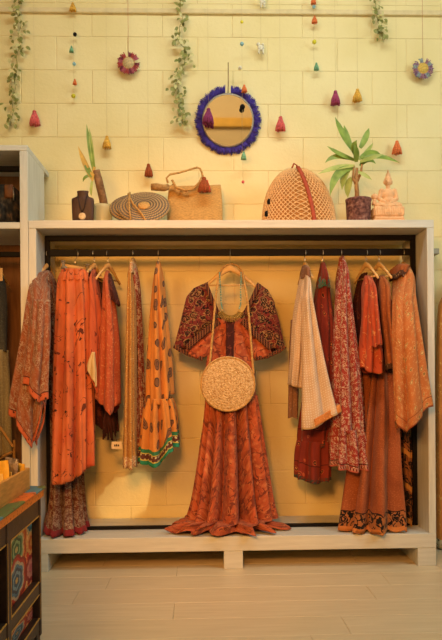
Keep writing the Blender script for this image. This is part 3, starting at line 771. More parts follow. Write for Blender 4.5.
# ------------------------------------------------------------------ garments, right half
Nk = gth('peach_kaftan', 'pale peach dotted kaftan with orange corner band', 'kaftan', 304)
garment('front_panel', [(268, 302.5, 306), (282, 302, 309), (300, 301.5, 313), (330, 301, 319), (370, 300, 328), (400, 299, 336), (418, 298, 341)], F_PEACH, Nk,
        hem=[(298, 430), (312, 427), (326, 421), (341, 411)], yc=.02, hd=.045, folds=4, amp=.010, seed=31)
garment('sleeve', [(276, 301, 304), (290, 298, 305), (320, 293, 305), (360, 289.5, 304), (385, 287.5, 302)], F_PEACH, Nk, hem=[(287, 384), (300, 388)], yc=.13, hd=.06, folds=4, amp=.008, seed=32)
garment('lining', [(320, 291, 300), (360, 289, 300), (417, 287.5, 299)], F_BROWN, Nk, hem=[(287, 417), (299, 418)], yc=.24, hd=.04, folds=4, amp=.006, seed=33)
patch('corner_band', [(314, 419.5), (314.5, 423), (315, 427)], [(340, 404), (341, 408), (342.2, 411.5)], F_PEACHB, Nk, lambda u, v: -.042+.03*u, nu=14, nv=6, ripple=.002)
garment('collar', [(266, 302.5, 307), (272, 301, 308.5), (279, 300.5, 309)], F_BROWN, Nk, yc=.06, hd=.03, folds=4, amp=.003, seed=34, nr=12)
O = gth('red_dress', 'red block printed dress with teal shoulder hanging behind the peach kaftan', 'dress', 322)
garment('dress_body', [(263, 321, 324.5), (280, 319, 327), (295, 315, 330), (340, 311, 335), (400, 303, 336), (440, 298, 333), (445, 298, 333)], F_RED, O, yc=.21, hd=.08, folds=7, amp=.010, seed=35)
garment('tier', [(440, 298, 332), (450, 296, 332), (479, 293.5, 331)], F_RED, O, hem=[(293, 477), (310, 481), (331, 479)], yc=.21, hd=.095, folds=9, amp=.013, seed=36, topamp=.6)
garment('shoulder_patch', [(277, 319.6, 326.8), (283, 318, 328), (289, 316.2, 329.6)], F_TEAL, O, yc=.20, hd=.085, folds=4, amp=.003, seed=37, nr=14)
P_ = gth('red_white_dress', 'deep red and white printed tiered dress beside the red dress', 'dress', 341)
garment('dress_body', [(257, 340, 343), (275, 338, 346), (300, 336, 350), (350, 333, 357), (400, 331.5, 362), (432, 330, 364)], F_RW, P_, yc=.10, hd=.10, folds=7, amp=.012, seed=38)
garment('tier', [(428, 330, 363), (436, 328.5, 366), (467, 326.5, 371)], F_RWH, P_, hem=[(326, 464), (345, 469), (371, 468)], yc=.10, hd=.11, folds=9, amp=.014, seed=39, topamp=.6)
S = gth('rust_saree', 'long rust saree with black paisley border resting on the bottom board', 'saree', 376)
garment('pleats', [(285, 372, 380, .26, .04), (330, 369, 388, .25, .05), (372, 365, 393, .22, .06), (420, 357, 398, .12, .07), (470, 350, 400, .08, .075), (505, 345, 403, .075, .08), (531, 341, 405, .07, .08)], F_SAREE, S,
        hem=[(340, 530), (352, 534), (362, 536), (372, 531), (386, 540), (405, 527)], yc=.08, hd=.07, folds=7, amp=.024, seed=40, zmin=ZB1+.005)
garment('draped_end', [(300, 393, 399), (380, 395, 404), (420, 396, 406), (450, 396, 410), (490, 398, 412), (524, 400, 412)], F_SAREE2, S, hem=[(400, 518), (412, 526)], yc=.22, hd=.05, folds=5, amp=.014, seed=41)
Q = gth('orange_blouse', 'bright orange red blouse on hanger between printed dress and rust blouse', 'blouse', 366)
garment('blouse_body', [(276, 364.5, 369, .12, .03), (288, 363, 373), (310, 361.5, 377), (340, 359.5, 380), (360, 358.5, 382), (370, 358, 382)], F_QBL, Q, hem=[(357, 367), (366, 372), (376, 374), (382, 370)], yc=.06, hd=.07, folds=5, amp=.012, seed=42)
garment('sleeve', [(278, 368, 372, .08, .02), (290, 369, 376), (315, 371, 380), (340, 372, 382.5)], F_QBL, Q, hem=[(372, 347), (382.5, 344)], yc=-.05, hd=.03, folds=3, amp=.008, seed=43)
garment('dark_back', [(274, 361, 366), (285, 357, 368), (310, 353, 368), (360, 353, 372), (430, 354, 378)], F_DARK, Q, yc=.30, hd=.06, folds=6, amp=.012, seed=44)
Rr_ = gth('rust_blouse', 'plain rust brown blouse with dark cuff on hanger', 'blouse', 379)
garment('blouse_body', [(276, 379, 384, .10, .03), (288, 379, 389), (310, 380, 392), (340, 383, 394.5), (368, 386, 397)], F_RUST, Rr_, hem=[(386, 369), (397, 373)], yc=.06, hd=.06, folds=4, amp=.009, seed=45)
garment('dark_back', [(277, 374, 380), (300, 373, 384), (350, 378, 390), (372, 380, 392)], F_DARK, Rr_, yc=.2, hd=.05, folds=4, amp=.008, seed=46)
T_ = gth('orange_jacket', 'orange and gold patterned jacket with folded collar at right panel', 'jacket', 403)
garment('jacket_body', [(266, 398, 410, .10, .03), (280, 395, 413, .04, .05), (300, 393, 416, -.02, .06), (340, 392, 421.5), (380, 392, 427), (404, 392.5, 431)], F_JACK, T_,
        hem=[(392, 420), (401, 432), (414, 421), (431, 406)], yc=-.09, hd=.06, folds=5, amp=.013, seed=47)
garment('collar', [(264.5, 397, 407), (269, 393, 405), (275, 392, 402), (279, 393, 399)], F_RUST, T_, yc=.03, hd=.03, folds=4, amp=.005, seed=48, nr=16)
# garment on the neighbouring rail at the right edge
sarm = plain('bracket_metal', '#9C8F78', .1, 30, .5, .05, .4)
ra = thing('rail_arm', 'small square metal rail end on the wall right of the wardrobe', 'rail', at(436, 251, YW))
a, b = at(433.2, 254, .40), at(439, 248.5, .40)
MB().box(a.x, b.x, .395, YW+.001, a.z, b.z, .002).build('square_tube', sarm, ra, smooth=False)
a2 = at(476, 251, .35)
rb = thing('rail_arm', 'square metal wall rail just past the right edge', 'rail', (a2.x, YW, a2.z))
MB().box(a2.x-.016, a2.x+.016, .2, YW+.001, a2.z-.016, a2.z+.016, .002).build('square_tube', sarm, rb, smooth=False)
hu = hanger(379, 'wooden hanger holding the orange garment at the right edge', 0.1, True); hu.location = (a2.x, .33, a2.z); hu['group'] = 'hangers outside the wardrobe'
U = thing('orange_robe', 'orange yellow patterned robe outside the wardrobe at the right edge', 'robe', a2)
garment('robe_body', [(266, 473, 479), (285, 452, 497), (305, 438, 512), (350, 436, 514), (450, 434.5, 516), (540, 434, 518)], F_SIDE, U, hem=[(434, 546), (518, 552)], yc=.33, hd=.08, folds=9, amp=.018, seed=50)

# ------------------------------------------------------------------ things on top of the wardrobe
ZS = ZT1
def zpos(px, Y): p = at(px, 215, Y); return Vector((p.x, Y, ZS))
def sc(Y): return (Y-CAM.y)/F        # metres per pixel at depth Y
M_DWOOD = plain('dark_wood', '#4A3020', .25, 14, .5, .15, stretch=(6, 6, 1))
# jewellery bust
Y = .12; k = sc(Y); c = zpos(83, Y)
bust = thing('jewellery_bust', 'dark wooden jewellery display bust on top of the wardrobe', 'bust', c)
m = MB(); n = 28; rows = []
H = (220-191+5)*k
for (h, hx, hy) in ((0, 10.2, 3.6), (.25, 10.6, 3.6), (.55, 11, 3.4), (.72, 11.1, 3.2), (.775, 10.8, 3.0), (.805, 9.4, 2.8), (.83, 6.8, 2.7), (.86, 5.6, 2.8), (.92, 5.4, 2.9), (.985, 5.8, 3.0), (1.0, 5.6, 2.9)):
    rows.append((h*H, hx*k, hy*k))
vs = []
for h, hx, hy in rows:
    for q in range(n):
        a = 2*math.pi*q/n; ca, sa = math.cos(a), math.sin(a); e = .6 if h < .8*H else 1.0
        vs.append((c.x+hx*math.copysign(abs(ca)**e, ca), c.y+hy*math.copysign(abs(sa)**e, sa), c.z+h))
fs = [(i*n+q, i*n+(q+1) % n, (i+1)*n+(q+1) % n, (i+1)*n+q) for i in range(len(rows)-1) for q in range(n)]
fs += [tuple(range(n))[::-1], tuple((len(rows)-1)*n+q for q in range(n))]
m.add(vs, fs); m.build('bust_body', M_DWOOD, bust)
pn = thing('pendant_necklace', 'dark cord necklace with round shell pendant on the bust', 'necklace', (c.x, c.y-.05, c.z+.1))
m = MB()
for sx in (-1, 1):
    m.tube([(c.x+sx*4.6*k, c.y-2.0*k, c.z+.86*H), (c.x+sx*3.6*k, c.y-3.4*k, c.z+.70*H), (c.x+sx*2*k, c.y-3.95*k, c.z+.5*H), (c.x, c.y-4.0*k, c.z+.34*H)], .0032, 6)
m.build('cord', plain('black_beads', '#2A1A14', .2, 200, .4), pn)
MB().lathe([(.0005, -.006), (2.4*k, -.006), (3.4*k, -.003), (3.6*k, 0), (3.2*k, .003), (.0005, .004)], 24, (c.x, c.y-4.2*k, c.z+.24*H), 'Y').build('pendant', plain('shell', '#D9B98C', .15, 160, .35), pn)
# frosted vase with the stem cutting
Y = .30; k = sc(Y); c = zpos(102.5, Y)
M_VASE = NT('pale_glass_vase', .25, .5); M_VASE.b.inputs['Transmission Weight'].default_value = .35
M_VASE = M_VASE.out('#E6D9A4')
va = thing('glass_vase', 'pale frosted glass vase behind the round woven bag', 'vase', c)
MB().lathe([(.0005, 0), (9*k, 0), (9.6*k, .01), (9.6*k, .14), (9.3*k, .155), (8.5*k, .155), (8.6*k, .015), (.0005, .012)], 28, c).build('vase_body', M_VASE, va)
M_TRUNK = plain('trunk', '#8C6A48', .3, 40, .9, .5); M_LEAFD = plain('dry_leaf', '#C9A24E', .2, 30, .7)
def leafmat(name, c1, c2):
    N = NT(name, .45, .4); f = N.noise(N.coord(), 18, 3); 
    try: N.b.inputs['Subsurface Weight'].default_value = 0.0
    except Exception: pass
    return N.out(N.ramp(f, [(.3, c1), (.7, c2)]))
M_LEAF = leafmat('green_leaf', '#5E7A2A', '#8FA645'); M_LEAF2 = leafmat('pale_green_leaf', '#8AA04A', '#B7BC68')
def leaf_mesh(mb, pts, wmax, nrm, fold=.25, seg=9):
    P = [Vector(p) for p in pts]
    def bez(t):
        if len(P) == 2: return P[0].lerp(P[1], t)
        if len(P) == 3: return P[0]*(1-t)**2+P[1]*2*t*(1-t)+P[2]*t*t
        return P[0]*(1-t)**3+P[1]*3*t*(1-t)**2+P[2]*3*t*t*(1-t)+P[3]*t**3
    vs = []
    for i in range(seg+1):
        t = i/seg; p = bez(t); tg = (bez(min(1, t+.02))-bez(max(0, t-.02))).normalized()
        sd = tg.cross(Vector(nrm)); sd = sd.normalized() if sd.length > 1e-5 else tg.orthogonal().normalized()
        up = sd.cross(tg)
        wv = wmax*(.28+.72*math.sin(math.pi*min(1, t*.9+.1)))*(1 if t < .8 else max(.04, 1-((t-.8)/.2)**1.5))
        vs += [p-sd*wv+up*wv*fold, p, p+sd*wv+up*wv*fold]
    b = len(vs)
    fs = []
    for i in range(seg):
        fs += [(i*3, i*3+1, i*3+4, i*3+3), (i*3+1, i*3+2, i*3+5, i*3+4)]
    return mb.add(vs, fs)
cut = thing('dracaena_cutting', 'thick brown plant stem cutting with thin green leaves leaning in the vase', 'plant', c)
tr_ = [at(106, 215, .31), at(103, 199, .27), at(99.5, 184, .24), at(96, 170, .22)]
MB().tube(tr_, [3.6*k, 4*k, 4*k, 3.6*k], 12).build('stem', M_TRUNK, cut)
top = tr_[-1]
lf = [((95, 176), (90, 150), (86.5, 124), 2.2, M_LEAF), ((94, 178), (86, 170), (84, 156), 2.4, M_LEAF), ((92, 176), (84, 175), (83, 182), 1.5, M_LEAF), ((93, 180), (86, 168), (78, 146), 2.6, M_LEAFD),
      ((94, 172), (96, 156), (91, 190), 1.4, M_LEAFD), ((93, 178), (90, 190), (91.5, 196), 1.4, M_LEAF2), ((95, 174), (91, 140), (89, 128), 1.6, M_LEAF2)]
for p0, p1, p2, wv, mt in lf:
    leaf_mesh(MB(), [at(*p0, .22), at(*p1, .20), at(*p2, .22)], wv*k, (0, -1, .2)).build('leaf', mt, cut) if False else None
    mb = MB(); leaf_mesh(mb, [at(*p0, .22), at(*p1, .20), at(*p2, .22)], wv*k, (0, -1, .2)); mb.build('leaf', mt, cut)
# round woven bag made of two coiled discs
def seagrass():
    N = NT('seagrass_coil', .9, .1); c = N.coord()
    sp = N.n('ShaderNodeSeparateXYZ'); N.put(sp.inputs[0], c)
    r = N.math('SQRT', N.math('ADD', N.math('MULTIPLY', sp.outputs[0], sp.outputs[0]), N.math('MULTIPLY', sp.outputs[2], sp.outputs[2])))
    an = N.math('ARCTAN2', sp.outputs[2], sp.outputs[0])
    q = N.math('MULTIPLY', r, 62.0)
    st = N.math('FRACT', q)
    tw = N.math('SINE', N.math('ADD', N.math('MULTIPLY', an, 46.0), N.math('MULTIPLY', q, 5.0)))
    g = N.noise(c, 60, 2)
    col = N.ramp(st, [(.0, '#6A6258'), (.42, '#8C8272'), (.5, '#C49E6C'), (.9, '#CFA874')], 'CONSTANT')
    col = N.mix(N.ramp(tw, [(.45, (0, 0, 0, 1)), (.6, (.55, .55, .55, 1))]), col, '#4E463C')
    N.bump(N.math('ADD', N.math('ABSOLUTE', N.math('SINE', N.math('MULTIPLY', q, math.pi))), N.math('MULTIPLY', tw, .3)), .8, .006)
    return N.out(N.mix(N.math('MULTIPLY', g, .3), col, '#A88E68'))
M_SEA = seagrass()
Y = .14; k = sc(Y); c = zpos(140, Y)
rbag = thing('coiled_round_bag', 'round grey and tan coiled seagrass bag leaning on top of the wardrobe', 'bag', c)
def disc_on(px, py, Yd, r, th, tilt, rz, name, mat):
    o = coiled_disc(None, r, th, 9).build(name, mat, rbag, False)
    p = at(px, py, Yd)-rbag.location; o.location = p; o.rotation_euler = (tilt, 0, rz); return o
disc_on(144, 207, .15, 25*k, .03, math.radians(-42), 0, 'front_disc', M_SEA)
disc_on(133, 208, .24, 23*k, .03, math.radians(-42), 0, 'back_disc', M_SEA)
m = MB(); cc = at(144, 206, .135)
m.lathe([(.0005, -.008), (5.5*k, -.008), (6*k, -.002), (5*k, .002), (.0005, .002)], 20, (0, 0, 0), 'Y')
o = m.build('centre_knot', plain('tan_coil', '#D2A25E', .2, 150, .9, .5), rbag, False); o.location = at(144, 206, .128)-rbag.location; o.rotation_euler = (math.radians(-42), 0, 0)
MB().tube([at(130, 193, .15), at(129, 200, .11), at(129.5, 210, .07), at(131, 220, .05)], 1.5*k, 8, .6).build('strap', M_JUTE, rbag)
MB().tube([at(128, 194, .15), at(133, 204, .10), at(141, 213, .07), at(146, 221, .05)], 1.3*k, 8, .6).build('strap', M_JUTE, rbag)
# jute tote with fringe flap, strap and tassel
Y = .27; k = sc(Y); c = zpos(195, Y)
tote = thing('jute_tote', 'woven jute tote bag with frayed edge and rope strap', 'bag', c)
M_TOTE = plain('tote_weave', '#CBA05E', .22, 26, .9, .6, stretch=(3, 3, 16))
m = MB(); n = 40; H = (220-184+9)*k; vs = []; NR = 14
for i in range(NR):
    t = i/(NR-1); hx = (27-1.2*t*t+1.0*math.sin(3*t))*k; hy = (7-4.5*t)*k
    for q in range(n):
        a = 2*math.pi*q/n; ca, sa = math.cos(a), math.sin(a)
        vs.append((c.x+hx*math.copysign(abs(ca)**.45, ca), c.y+hy*math.copysign(abs(sa)**.6, sa)+.002*math.sin(t*60), c.z+H*t*(1+.03*ca)))
fs = [(i*n+q, i*n+(q+1) % n, (i+1)*n+(q+1) % n, (i+1)*n+q) for i in range(NR-1) for q in range(n)]+[tuple(range(n))[::-1], tuple((NR-1)*n+q for q in range(n))]
m.add(vs, fs); m.build('tote_body', M_TOTE, tote)
MB().tube([at(151, 187, .22), at(157, 187, .22), at(164, 188, .22), at(168, 187, .23)], [3.4*k, 3.8*k, 3.4*k, 3*k], 10).build('rolled_end', plain('rolled_jute', '#A8824E', .25, 60, .9, .5), tote)
m = MB(); rg = random.Random(8)
for i in range(34):
    px = 168+i*.62; pyt = 184.5+1.5*math.sin(i*.5)+max(0, (i-4))*.22
    p0 = at(px, pyt, .235); m.tube([p0, p0+Vector((rg.uniform(-.004, .004), -.012, -.012)), p0+Vector((rg.uniform(-.008, .008), -.012, -.022-rg.random()*.022))], [.0035, .0028, .0012], 5)
m.build('frayed_edge', M_JUTE, tote)
MB().tube([at(168, 183, .23), at(166.5, 178, .23), at(170, 174.5, .24), at(180, 172.5, .25), at(190, 169.5, .26), at(197, 167.5, .27), at(200, 168.5, .26), at(202, 173, .25), at(203, 178, .24)], 1.0*k, 8).build('strap', M_JUTE, tote)
MB().tube([at(172, 180, .225), at(176, 187, .22), at(184, 190, .22), at(193, 189, .225), at(199, 183, .23), at(202, 177, .235)], 1.2*k, 8).build('strap', M_JUTE, tote)
def tassel_mesh(mb, top, h, r, n=12, seed=0):
    rg = random.Random(seed)
    mb.ball((top[0], top[1], top[2]-h*.1), r*.42, None, h*.12, 8)
    for i in range(n):
        a = 2*math.pi*i/n; rr = r*(.8+.3*rg.random())
        p0 = Vector((top[0]+r*.22*math.cos(a), top[1]+r*.22*math.sin(a), top[2]-h*.14))
        p1 = Vector((top[0]+rr*.75*math.cos(a), top[1]+rr*.6*math.sin(a), top[2]-h*.6))
        p2 = Vector((top[0]+rr*math.cos(a), top[1]+rr*.75*math.sin(a), top[2]-h*(.92+.1*rg.random())))
        mb.tube([p0, p1, p2], [r*.16, r*.26, r*.2], 5)
    mb.lathe([(r*.2, 0), (r*.55, -h*.4), (r*.75, -h*.74), (.0005, -h*.76)], 10, (top[0], top[1], top[2]-h*.14))
    return mb
def yarn(name, c): return plain(name, c, .25, 120, .95, .4)
Y_RED, Y_BRN, Y_YEL, Y_PUR, Y_MAG, Y_ORA = yarn('yarn_red', '#DE6866'), yarn('yarn_brown', '#A0522D'), yarn('yarn_yellow', '#E8B44C'), yarn('yarn_purple', '#8A3A6A'), yarn('yarn_magenta', '#A8466C'), yarn('yarn_orange', '#EC7F48')
mb = MB(); tassel_mesh(mb, at(204, 177, .20), 15*k, 5.5*k, 14); mb.build('tassel', Y_BRN, tote)
mb = MB(); tassel_mesh(mb, at(207, 180, .205), 12*k, 3.2*k, 9); mb.build('tassel', yarn('yarn_coral', '#E8573A'), tote)
# dome shaped net bag with a red strap
Y = .25; k = sc(Y); c = zpos(299, Y)
net = thing('netted_basket_bag', 'large dome shaped honeycomb weave basket bag with red brown strap', 'bag', c)
NH = (220-167+9)*k
def dome(a, t):
    """a around, t 0 bottom .. 1 top"""
    ca, sa = math.cos(a), math.sin(a)
    r = math.sqrt(max(0, 1-(t*.985)**2.6))
    r = r*(1-.10*t)
    x = (37.0*r)*math.copysign(abs(ca)**.8, ca)-2.2*t*t+3*t*(1-t)*(1 if ca > 0 else -1.6)
    y = 17*r*math.copysign(abs(sa)**.8, sa)
    return Vector((c.x+x*k, c.y+y*k, c.z+NH*t))
m = MB(); n = 48; NR = 22
vs = [dome(2*math.pi*q/n, i/(NR-1))*1.0 for i in range(NR) for q in range(n)]
vs = [Vector((c.x+(v.x-c.x)*.985, c.y+(v.y-c.y)*.97, c.z+(v.z-c.z)*.985)) for v in vs]
m.add(vs, [(i*n+q, i*n+(q+1) % n, (i+1)*n+(q+1) % n, (i+1)*n+q) for i in range(NR-1) for q in range(n)]+[tuple(range(n))[::-1], tuple((NR-1)*n+q for q in range(n))])
m.build('bag_lining', plain('lining_tan', '#A8763E', .15, 30, .9), net)
m = MB(); NC = 46
for sg in (-1, 1):
    for j in range(NC):
        pts = [dome(2*math.pi*j/NC+sg*1.75*(i/20), .015+.965*i/20) for i in range(21)]
        m.tube(pts, .0034, 5)
nt = m.build('netting', plain('net_cord', '#DDB27C', .15, 80, .85, .3), net)
m = MB(); pts = []
for i in range(17):
    t = .995*(1-(i/16)**.85*.999)
    p = dome(-math.pi/2+.06+.22*(1-t), t); pts.append(p+Vector((0, -.006, .004 if i == 0 else 0)))
m.tube(pts, 2.1*k, 8, .4, up=(1, 0, 0)); m.build('strap', plain('red_leather', '#A8492F', .15, 30, .7, .2), net)
for (px, py) in ((269, 202), (266.5, 214)):
    m = MB(); p = at(px, py, .20); m.ball(p, 2.0*k, 2.4*k, 3.4*k, 10); m.build('toggle', M_BLACK, net)
MB().tube([at(292, 168, .24), at(294, 163.5, .24), at(297, 165.5, .24), at(296.5, 169, .24)], .9*k, 8).build('top_loop', plain('red_cord', '#B0552F', .2, 40), net)
# potted plant
Y = .20; k = sc(Y); c = zpos(358.5, Y)
plant = thing('potted_dracaena', 'green leafy dracaena in a dark woven pot beside the statue', 'plant', c)
N = NT('woven_pot', .85, .2); cc = N.coord(); f = N.vor(N.scaled(cc, (1, 1, 1)), 70); N.bump(f, .6, .006)
M_POT = N.out(N.ramp(N.noise(cc, 55, 3), [(.35, '#4E3230'), (.55, '#7A524A'), (.7, '#9A7468')]))
PH = (220-199+8)*k
MB().lathe([(.0005, 0), (10.5*k, 0), (11.5*k, .01), (12.6*k, PH*.9), (13*k, PH*.93), (13*k, PH), (11.6*k, PH), (11.4*k, PH*.85), (.0005, PH*.84)], 32, c).build('pot', M_POT, plant)
MB().lathe([(11.3*k, PH*.84), (9*k, PH*.87), (.0005, PH*.88)], 20, c).build('soil', plain('soil', '#3A2A1E', .3, 80, .95, .5), plant)
m = MB()
m.tube([at(357, 203, Y), at(357, 192, Y), at(356, 180, Y), at(357, 168, Y)], [2.4*k, 2.2*k, 2*k, 1.4*k], 10)
m.tube([at(357, 186, Y), at(353, 178, .19), at(354, 166, .2)], [1.6*k, 1.4*k, 1.0*k], 8)
m.tube([at(357, 182, Y), at(361, 172, .21), at(362, 164, .2)], [1.5*k, 1.3*k, 1.0*k], 8)
m.build('stem', plain('plant_stem', '#A87C4A', .25, 60, .85, .4), plant)
LV = [((352, 150), (342, 135), (335, 117), 3.6, 0), ((352, 148), (346, 136), (344, 125), 2.8, 0), ((356, 158), (351, 148), (357, 140), 3.6, 0), ((360, 148), (366, 138), (369, 128), 3.2, 0),
      ((355, 160), (340, 156), (327, 146), 2.6, 0), ((354, 160), (334, 152), (325, 163), 2.8, 0), ((355, 166), (336, 166), (318, 174), 3.0, 1), ((353, 168), (333, 168), (330, 196), 4.2, 0),
      ((350, 168), (343, 172), (342, 190), 3.8, 1), ((352, 178), (346, 184), (348, 198), 3.6, 1), ((359, 160), (368, 152), (373, 143), 2.2, 1), ((360, 158), (372, 148), (382, 156), 3.0, 0),
      ((362, 160), (376, 152), (400, 163), 3.2, 0), ((360, 166), (368, 155), (376, 164), 2.6, 0), ((358, 172), (364, 174), (372, 180), 2.0, 1), ((356, 162), (357, 152), (354, 144), 3.2, 0), ((360, 162), (372, 158), (384, 154), 2.4, 1)]
rg = random.Random(5)
for i, (p0, p1, p2, wv, kind) in enumerate(LV):
    mb = MB(); dy = rg.uniform(-.07, .05)
    leaf_mesh(mb, [at(*p0, Y), at(*p1, Y+dy*.6-.01), at(*p2, Y+dy)], wv*k, (rg.uniform(-.2, .2), -1, rg.uniform(.1, .6)), .22)
    mb.build('leaf', (M_LEAF, M_LEAF2)[kind], plant)
# seated buddha statue
Y = .21; k = sc(Y); c = zpos(387, Y)
bud = thing('seated_statue', 'peach coloured carved seated buddha statue on a stepped plinth', 'statue', c)
M_STONE = plain('peach_stone', '#E6B686', .12, 40, .75, .35)
k2 = k
def bp(px, py, dy=0.0): return at(px, py, Y+dy)
m = MB()
m.ball(bp(388, 181.0), 4.0*k, 4.2*k, 5.6*k, 16)               # head
m.ball(bp(388, 175.6, .002), 2.6*k, 2.6*k, 2.8*k, 12)         # top knot
m.tube([bp(388, 174.5), bp(388, 171.5), bp(388, 169)], [1.6*k, 1.1*k, .3*k], 8)
m.ball(bp(388, 182, -4.2*k), .8*k, .9*k, 1.3*k, 8)            # nose
for sx in (-1, 1):
    m.ball(bp(388+sx*4.0, 182.3), .8*k, 1.2*k, 2.6*k, 8)      # long ears
    m.ball(bp(388+sx*1.7, 180.8, -3.6*k), .9*k, .5*k, .4*k, 8)
m.ball(bp(388, 184.2, -3.8*k), 1.3*k, .6*k, .4*k, 8)
m.tube([bp(388, 185), bp(388, 190)], 2.2*k, 10)
m.ball(bp(388, 194.5), 6.6*k, 4.4*k, 6.0*k, 16)
m.ball(bp(388, 200.5), 6.0*k, 4.4*k, 5.6*k, 16)
for sx in (-1, 1):
    m.ball(bp(388+sx*6.3, 190.8), 2.7*k, 2.8*k, 2.5*k, 12)
    el = bp(388+sx*8.9, 199, -.003)
    m.tube([bp(388+sx*6.8, 191), el], [2.3*k, 1.9*k], 10); m.ball(el, 2.0*k, n=10)
    m.tube([el, bp(388+sx*2.2, 202.5, -6.2*k)], [1.9*k, 1.4*k], 10)
    # crossed legs
    kn = bp(388+sx*11.0, 205.5, -3.0*k)
    m.tube([bp(388+sx*3.5, 204, .01*0), kn], [3.6*k, 3.2*k], 12); m.ball(kn, 3.3*k, 3.6*k, 2.9*k, 12)
    m.tube([kn, bp(388-sx*4.5, 206, -7.2*k)], [3.0*k, 2.0*k], 12)
    m.ball(bp(388-sx*5.5, 205.2, -7.4*k), 2.5*k, 1.6*k, 1.3*k, 10)
m.ball(bp(388, 202.8, -6.8*k), 3.0*k, 1.8*k, 1.0*k, 10)        # hands in the lap
o = m.build('figure', M_STONE, bud)
rm = o.modifiers.new('fuse', 'REMESH'); rm.mode = 'VOXEL'; rm.voxel_size = .0034; rm.use_smooth_shade = True
sm = o.modifiers.new('soften', 'SMOOTH'); sm.iterations = 3; sm.factor = .5
def plinth(h0, h1, hx, hy, name, bev):
    m = MB().box(c.x-hx, c.x+hx, c.y-hy, c.y+hy, c.z+h0, c.z+h1, bev); return m.build(name, M_STONE, bud, smooth=False)
zt = bp(388, 208).z-c.z
plinth(0, zt*.36, 16.2*k, 10*k, 'plinth_step', .005); plinth(zt*.36, zt*.5, 14.8*k, 9*k, 'plinth_step', .004); plinth(zt*.5, zt, 15.4*k, 9.4*k, 'plinth_step', .009)
m = MB()
for i in range(13):
    m.ball((c.x+(-13.8+2.3*i)*k, c.y-9.2*k, c.z+zt*.76), 1.15*k, .8*k, zt*.2, 8)
m.build('lotus_band', M_STONE, bud)
pb = bp(374.5, 197)
m = MB(); m.ball(pb, 3.4*k, 3.2*k, 3.4*k, 14); m.lathe([(2.2*k, -2.5*k), (1.6*k, -3.8*k), (2.6*k, pb.z*0-6*k), (2.8*k, -8*k)], 12, pb)
m.build('side_ornament', M_STONE, bud)

# ------------------------------------------------------------------ wall decoration
YH = YW-.045
def kpx(Y): return (Y-CAM.y)/F
k = kpx(YH)
ztop = ZC-.002
# ivy garlands
def ivy(label, pts, seed, nleaf, spread):
    rg = random.Random(seed)
    P = [at(px, py, YH) for px, py in pts]
    t = thing('ivy_garland', label, 'garland', P[0], 'artificial ivy garlands on the wall')
    m = MB()
    full = []
    for i in range(len(P)-1):
        for q in range(8): full.append(P[i].lerp(P[i+1], q/8)+Vector((math.sin((i*8+q)*.9)*.006, 0, 0)))
    full.append(P[-1]); m.tube(full, .0018, 5); m.build('stem', plain('ivy_stem', '#7C7A3C', .2, 40), t)
    mb = MB(); mb2 = MB()
    for j in range(nleaf):
        p = full[int(rg.random()*(len(full)-1))]
        off = Vector((rg.gauss(0, spread*.5), rg.uniform(-.04, .018), rg.uniform(-.015, .015)))
        q = p+off; a = rg.uniform(-2.6, -.5); L = rg.uniform(.020, .034)
        d = Vector((math.cos(a), rg.uniform(-.5, .2), math.sin(a))).normalized()
        tgt = mb if rg.random() < .7 else mb2
        leaf_mesh(tgt, [q, q+d*L*.5+Vector((0, -.005, .002)), q+d*L], L*.32, (rg.uniform(-.5, .5), -1, rg.uniform(0, .6)), .15, 4)
        if rg.random() < .35: m2 = tgt.tube([p, p.lerp(q, .6)+Vector((0, -.004, .004)), q], .0009, 3)
    o = mb.build('leaves', leafmat('ivy_green', '#707838', '#9C9A54'), t); o['kind'] = 'stuff'
    o = mb2.build('pale_leaves', leafmat('ivy_pale', '#B0AA68', '#D2CA92'), t); o['kind'] = 'stuff'
ivy('ivy garland hanging at the far left of the wall', [(17, -40), (18, 0), (20, 25), (18, 50), (16, 75), (13, 100), (11, 126)], 1, 150, .036)
ivy('long ivy garland hanging left of the purple mirror', [(178, -40), (180, 0), (182, 20), (178, 38), (185, 52), (183, 68), (176, 85), (180, 100), (181, 114), (184, 128)], 2, 165, .042)
ivy('short ivy garland hanging from the top edge right of centre', [(372, -40), (374, -10), (375, 5), (378, 18), (380, 30), (383, 40)], 3, 85, .042)
# strings with tassels and beads
def string_thing(px, y1, items, label, Ys=YH, cat='garland', y0=-60):
    p0, p1 = at(px, y0, Ys), at(px, y1, Ys)
    t = thing('tassel_string', label, cat, p0, 'strings of tassels and beads on the wall')
    MB().tube([(p1.x, Ys, min(ztop, p0.z)), p1], .0006, 4).build('string', M_STRING, t)
    for it in items:
        typ, py, sz, mt = it[:4]; dx = it[4] if len(it) > 4 else 0
        p = Vector((p1.x+dx*k, Ys-.001, at(px, py, Ys).z))
        if typ == 't':
            mb = MB(); tassel_mesh(mb, p+Vector((0, 0, sz*k*.5)), sz*k*3.0, sz*k*.98, 12, int(px+py)); mb.build('tassel', mt, t)
        elif typ == 'b':
            mb = MB().ball(p, sz*k, n=10); mb.build('pompom', mt, t)
        elif typ == 'c':      # little white charm: elephant-like body, head, trunk and legs
            mb = MB(); mb.ball(p, sz*k, sz*k*.6, sz*k*.8, 10); mb.ball(p+Vector((-sz*k*.7, 0, sz*k*.9)), sz*k*.6, n=8); mb.ball(p+Vector((sz*k*.5, 0, sz*k*.9)), sz*k*.45, n=8)
            for sx in (-.5, .5): mb.tube([p+Vector((sx*sz*k, 0, 0)), p+Vector((sx*sz*k*1.1, 0, -sz*k*1.6))], sz*k*.33, 6)
            mb.build('charm', mt, t)
Y_GRN, Y_BLU, Y_WHT, Y_LIM = yarn('yarn_green', '#7FB58E'), yarn('yarn_blue', '#8FBEC8'), yarn('yarn_white', '#EFE4CC'), yarn('yarn_lime', '#DCD23E')
string_thing(34.5, 113, [('t', 113, 5, Y_RED)], 'pink red tassel on a string at left of the wall')
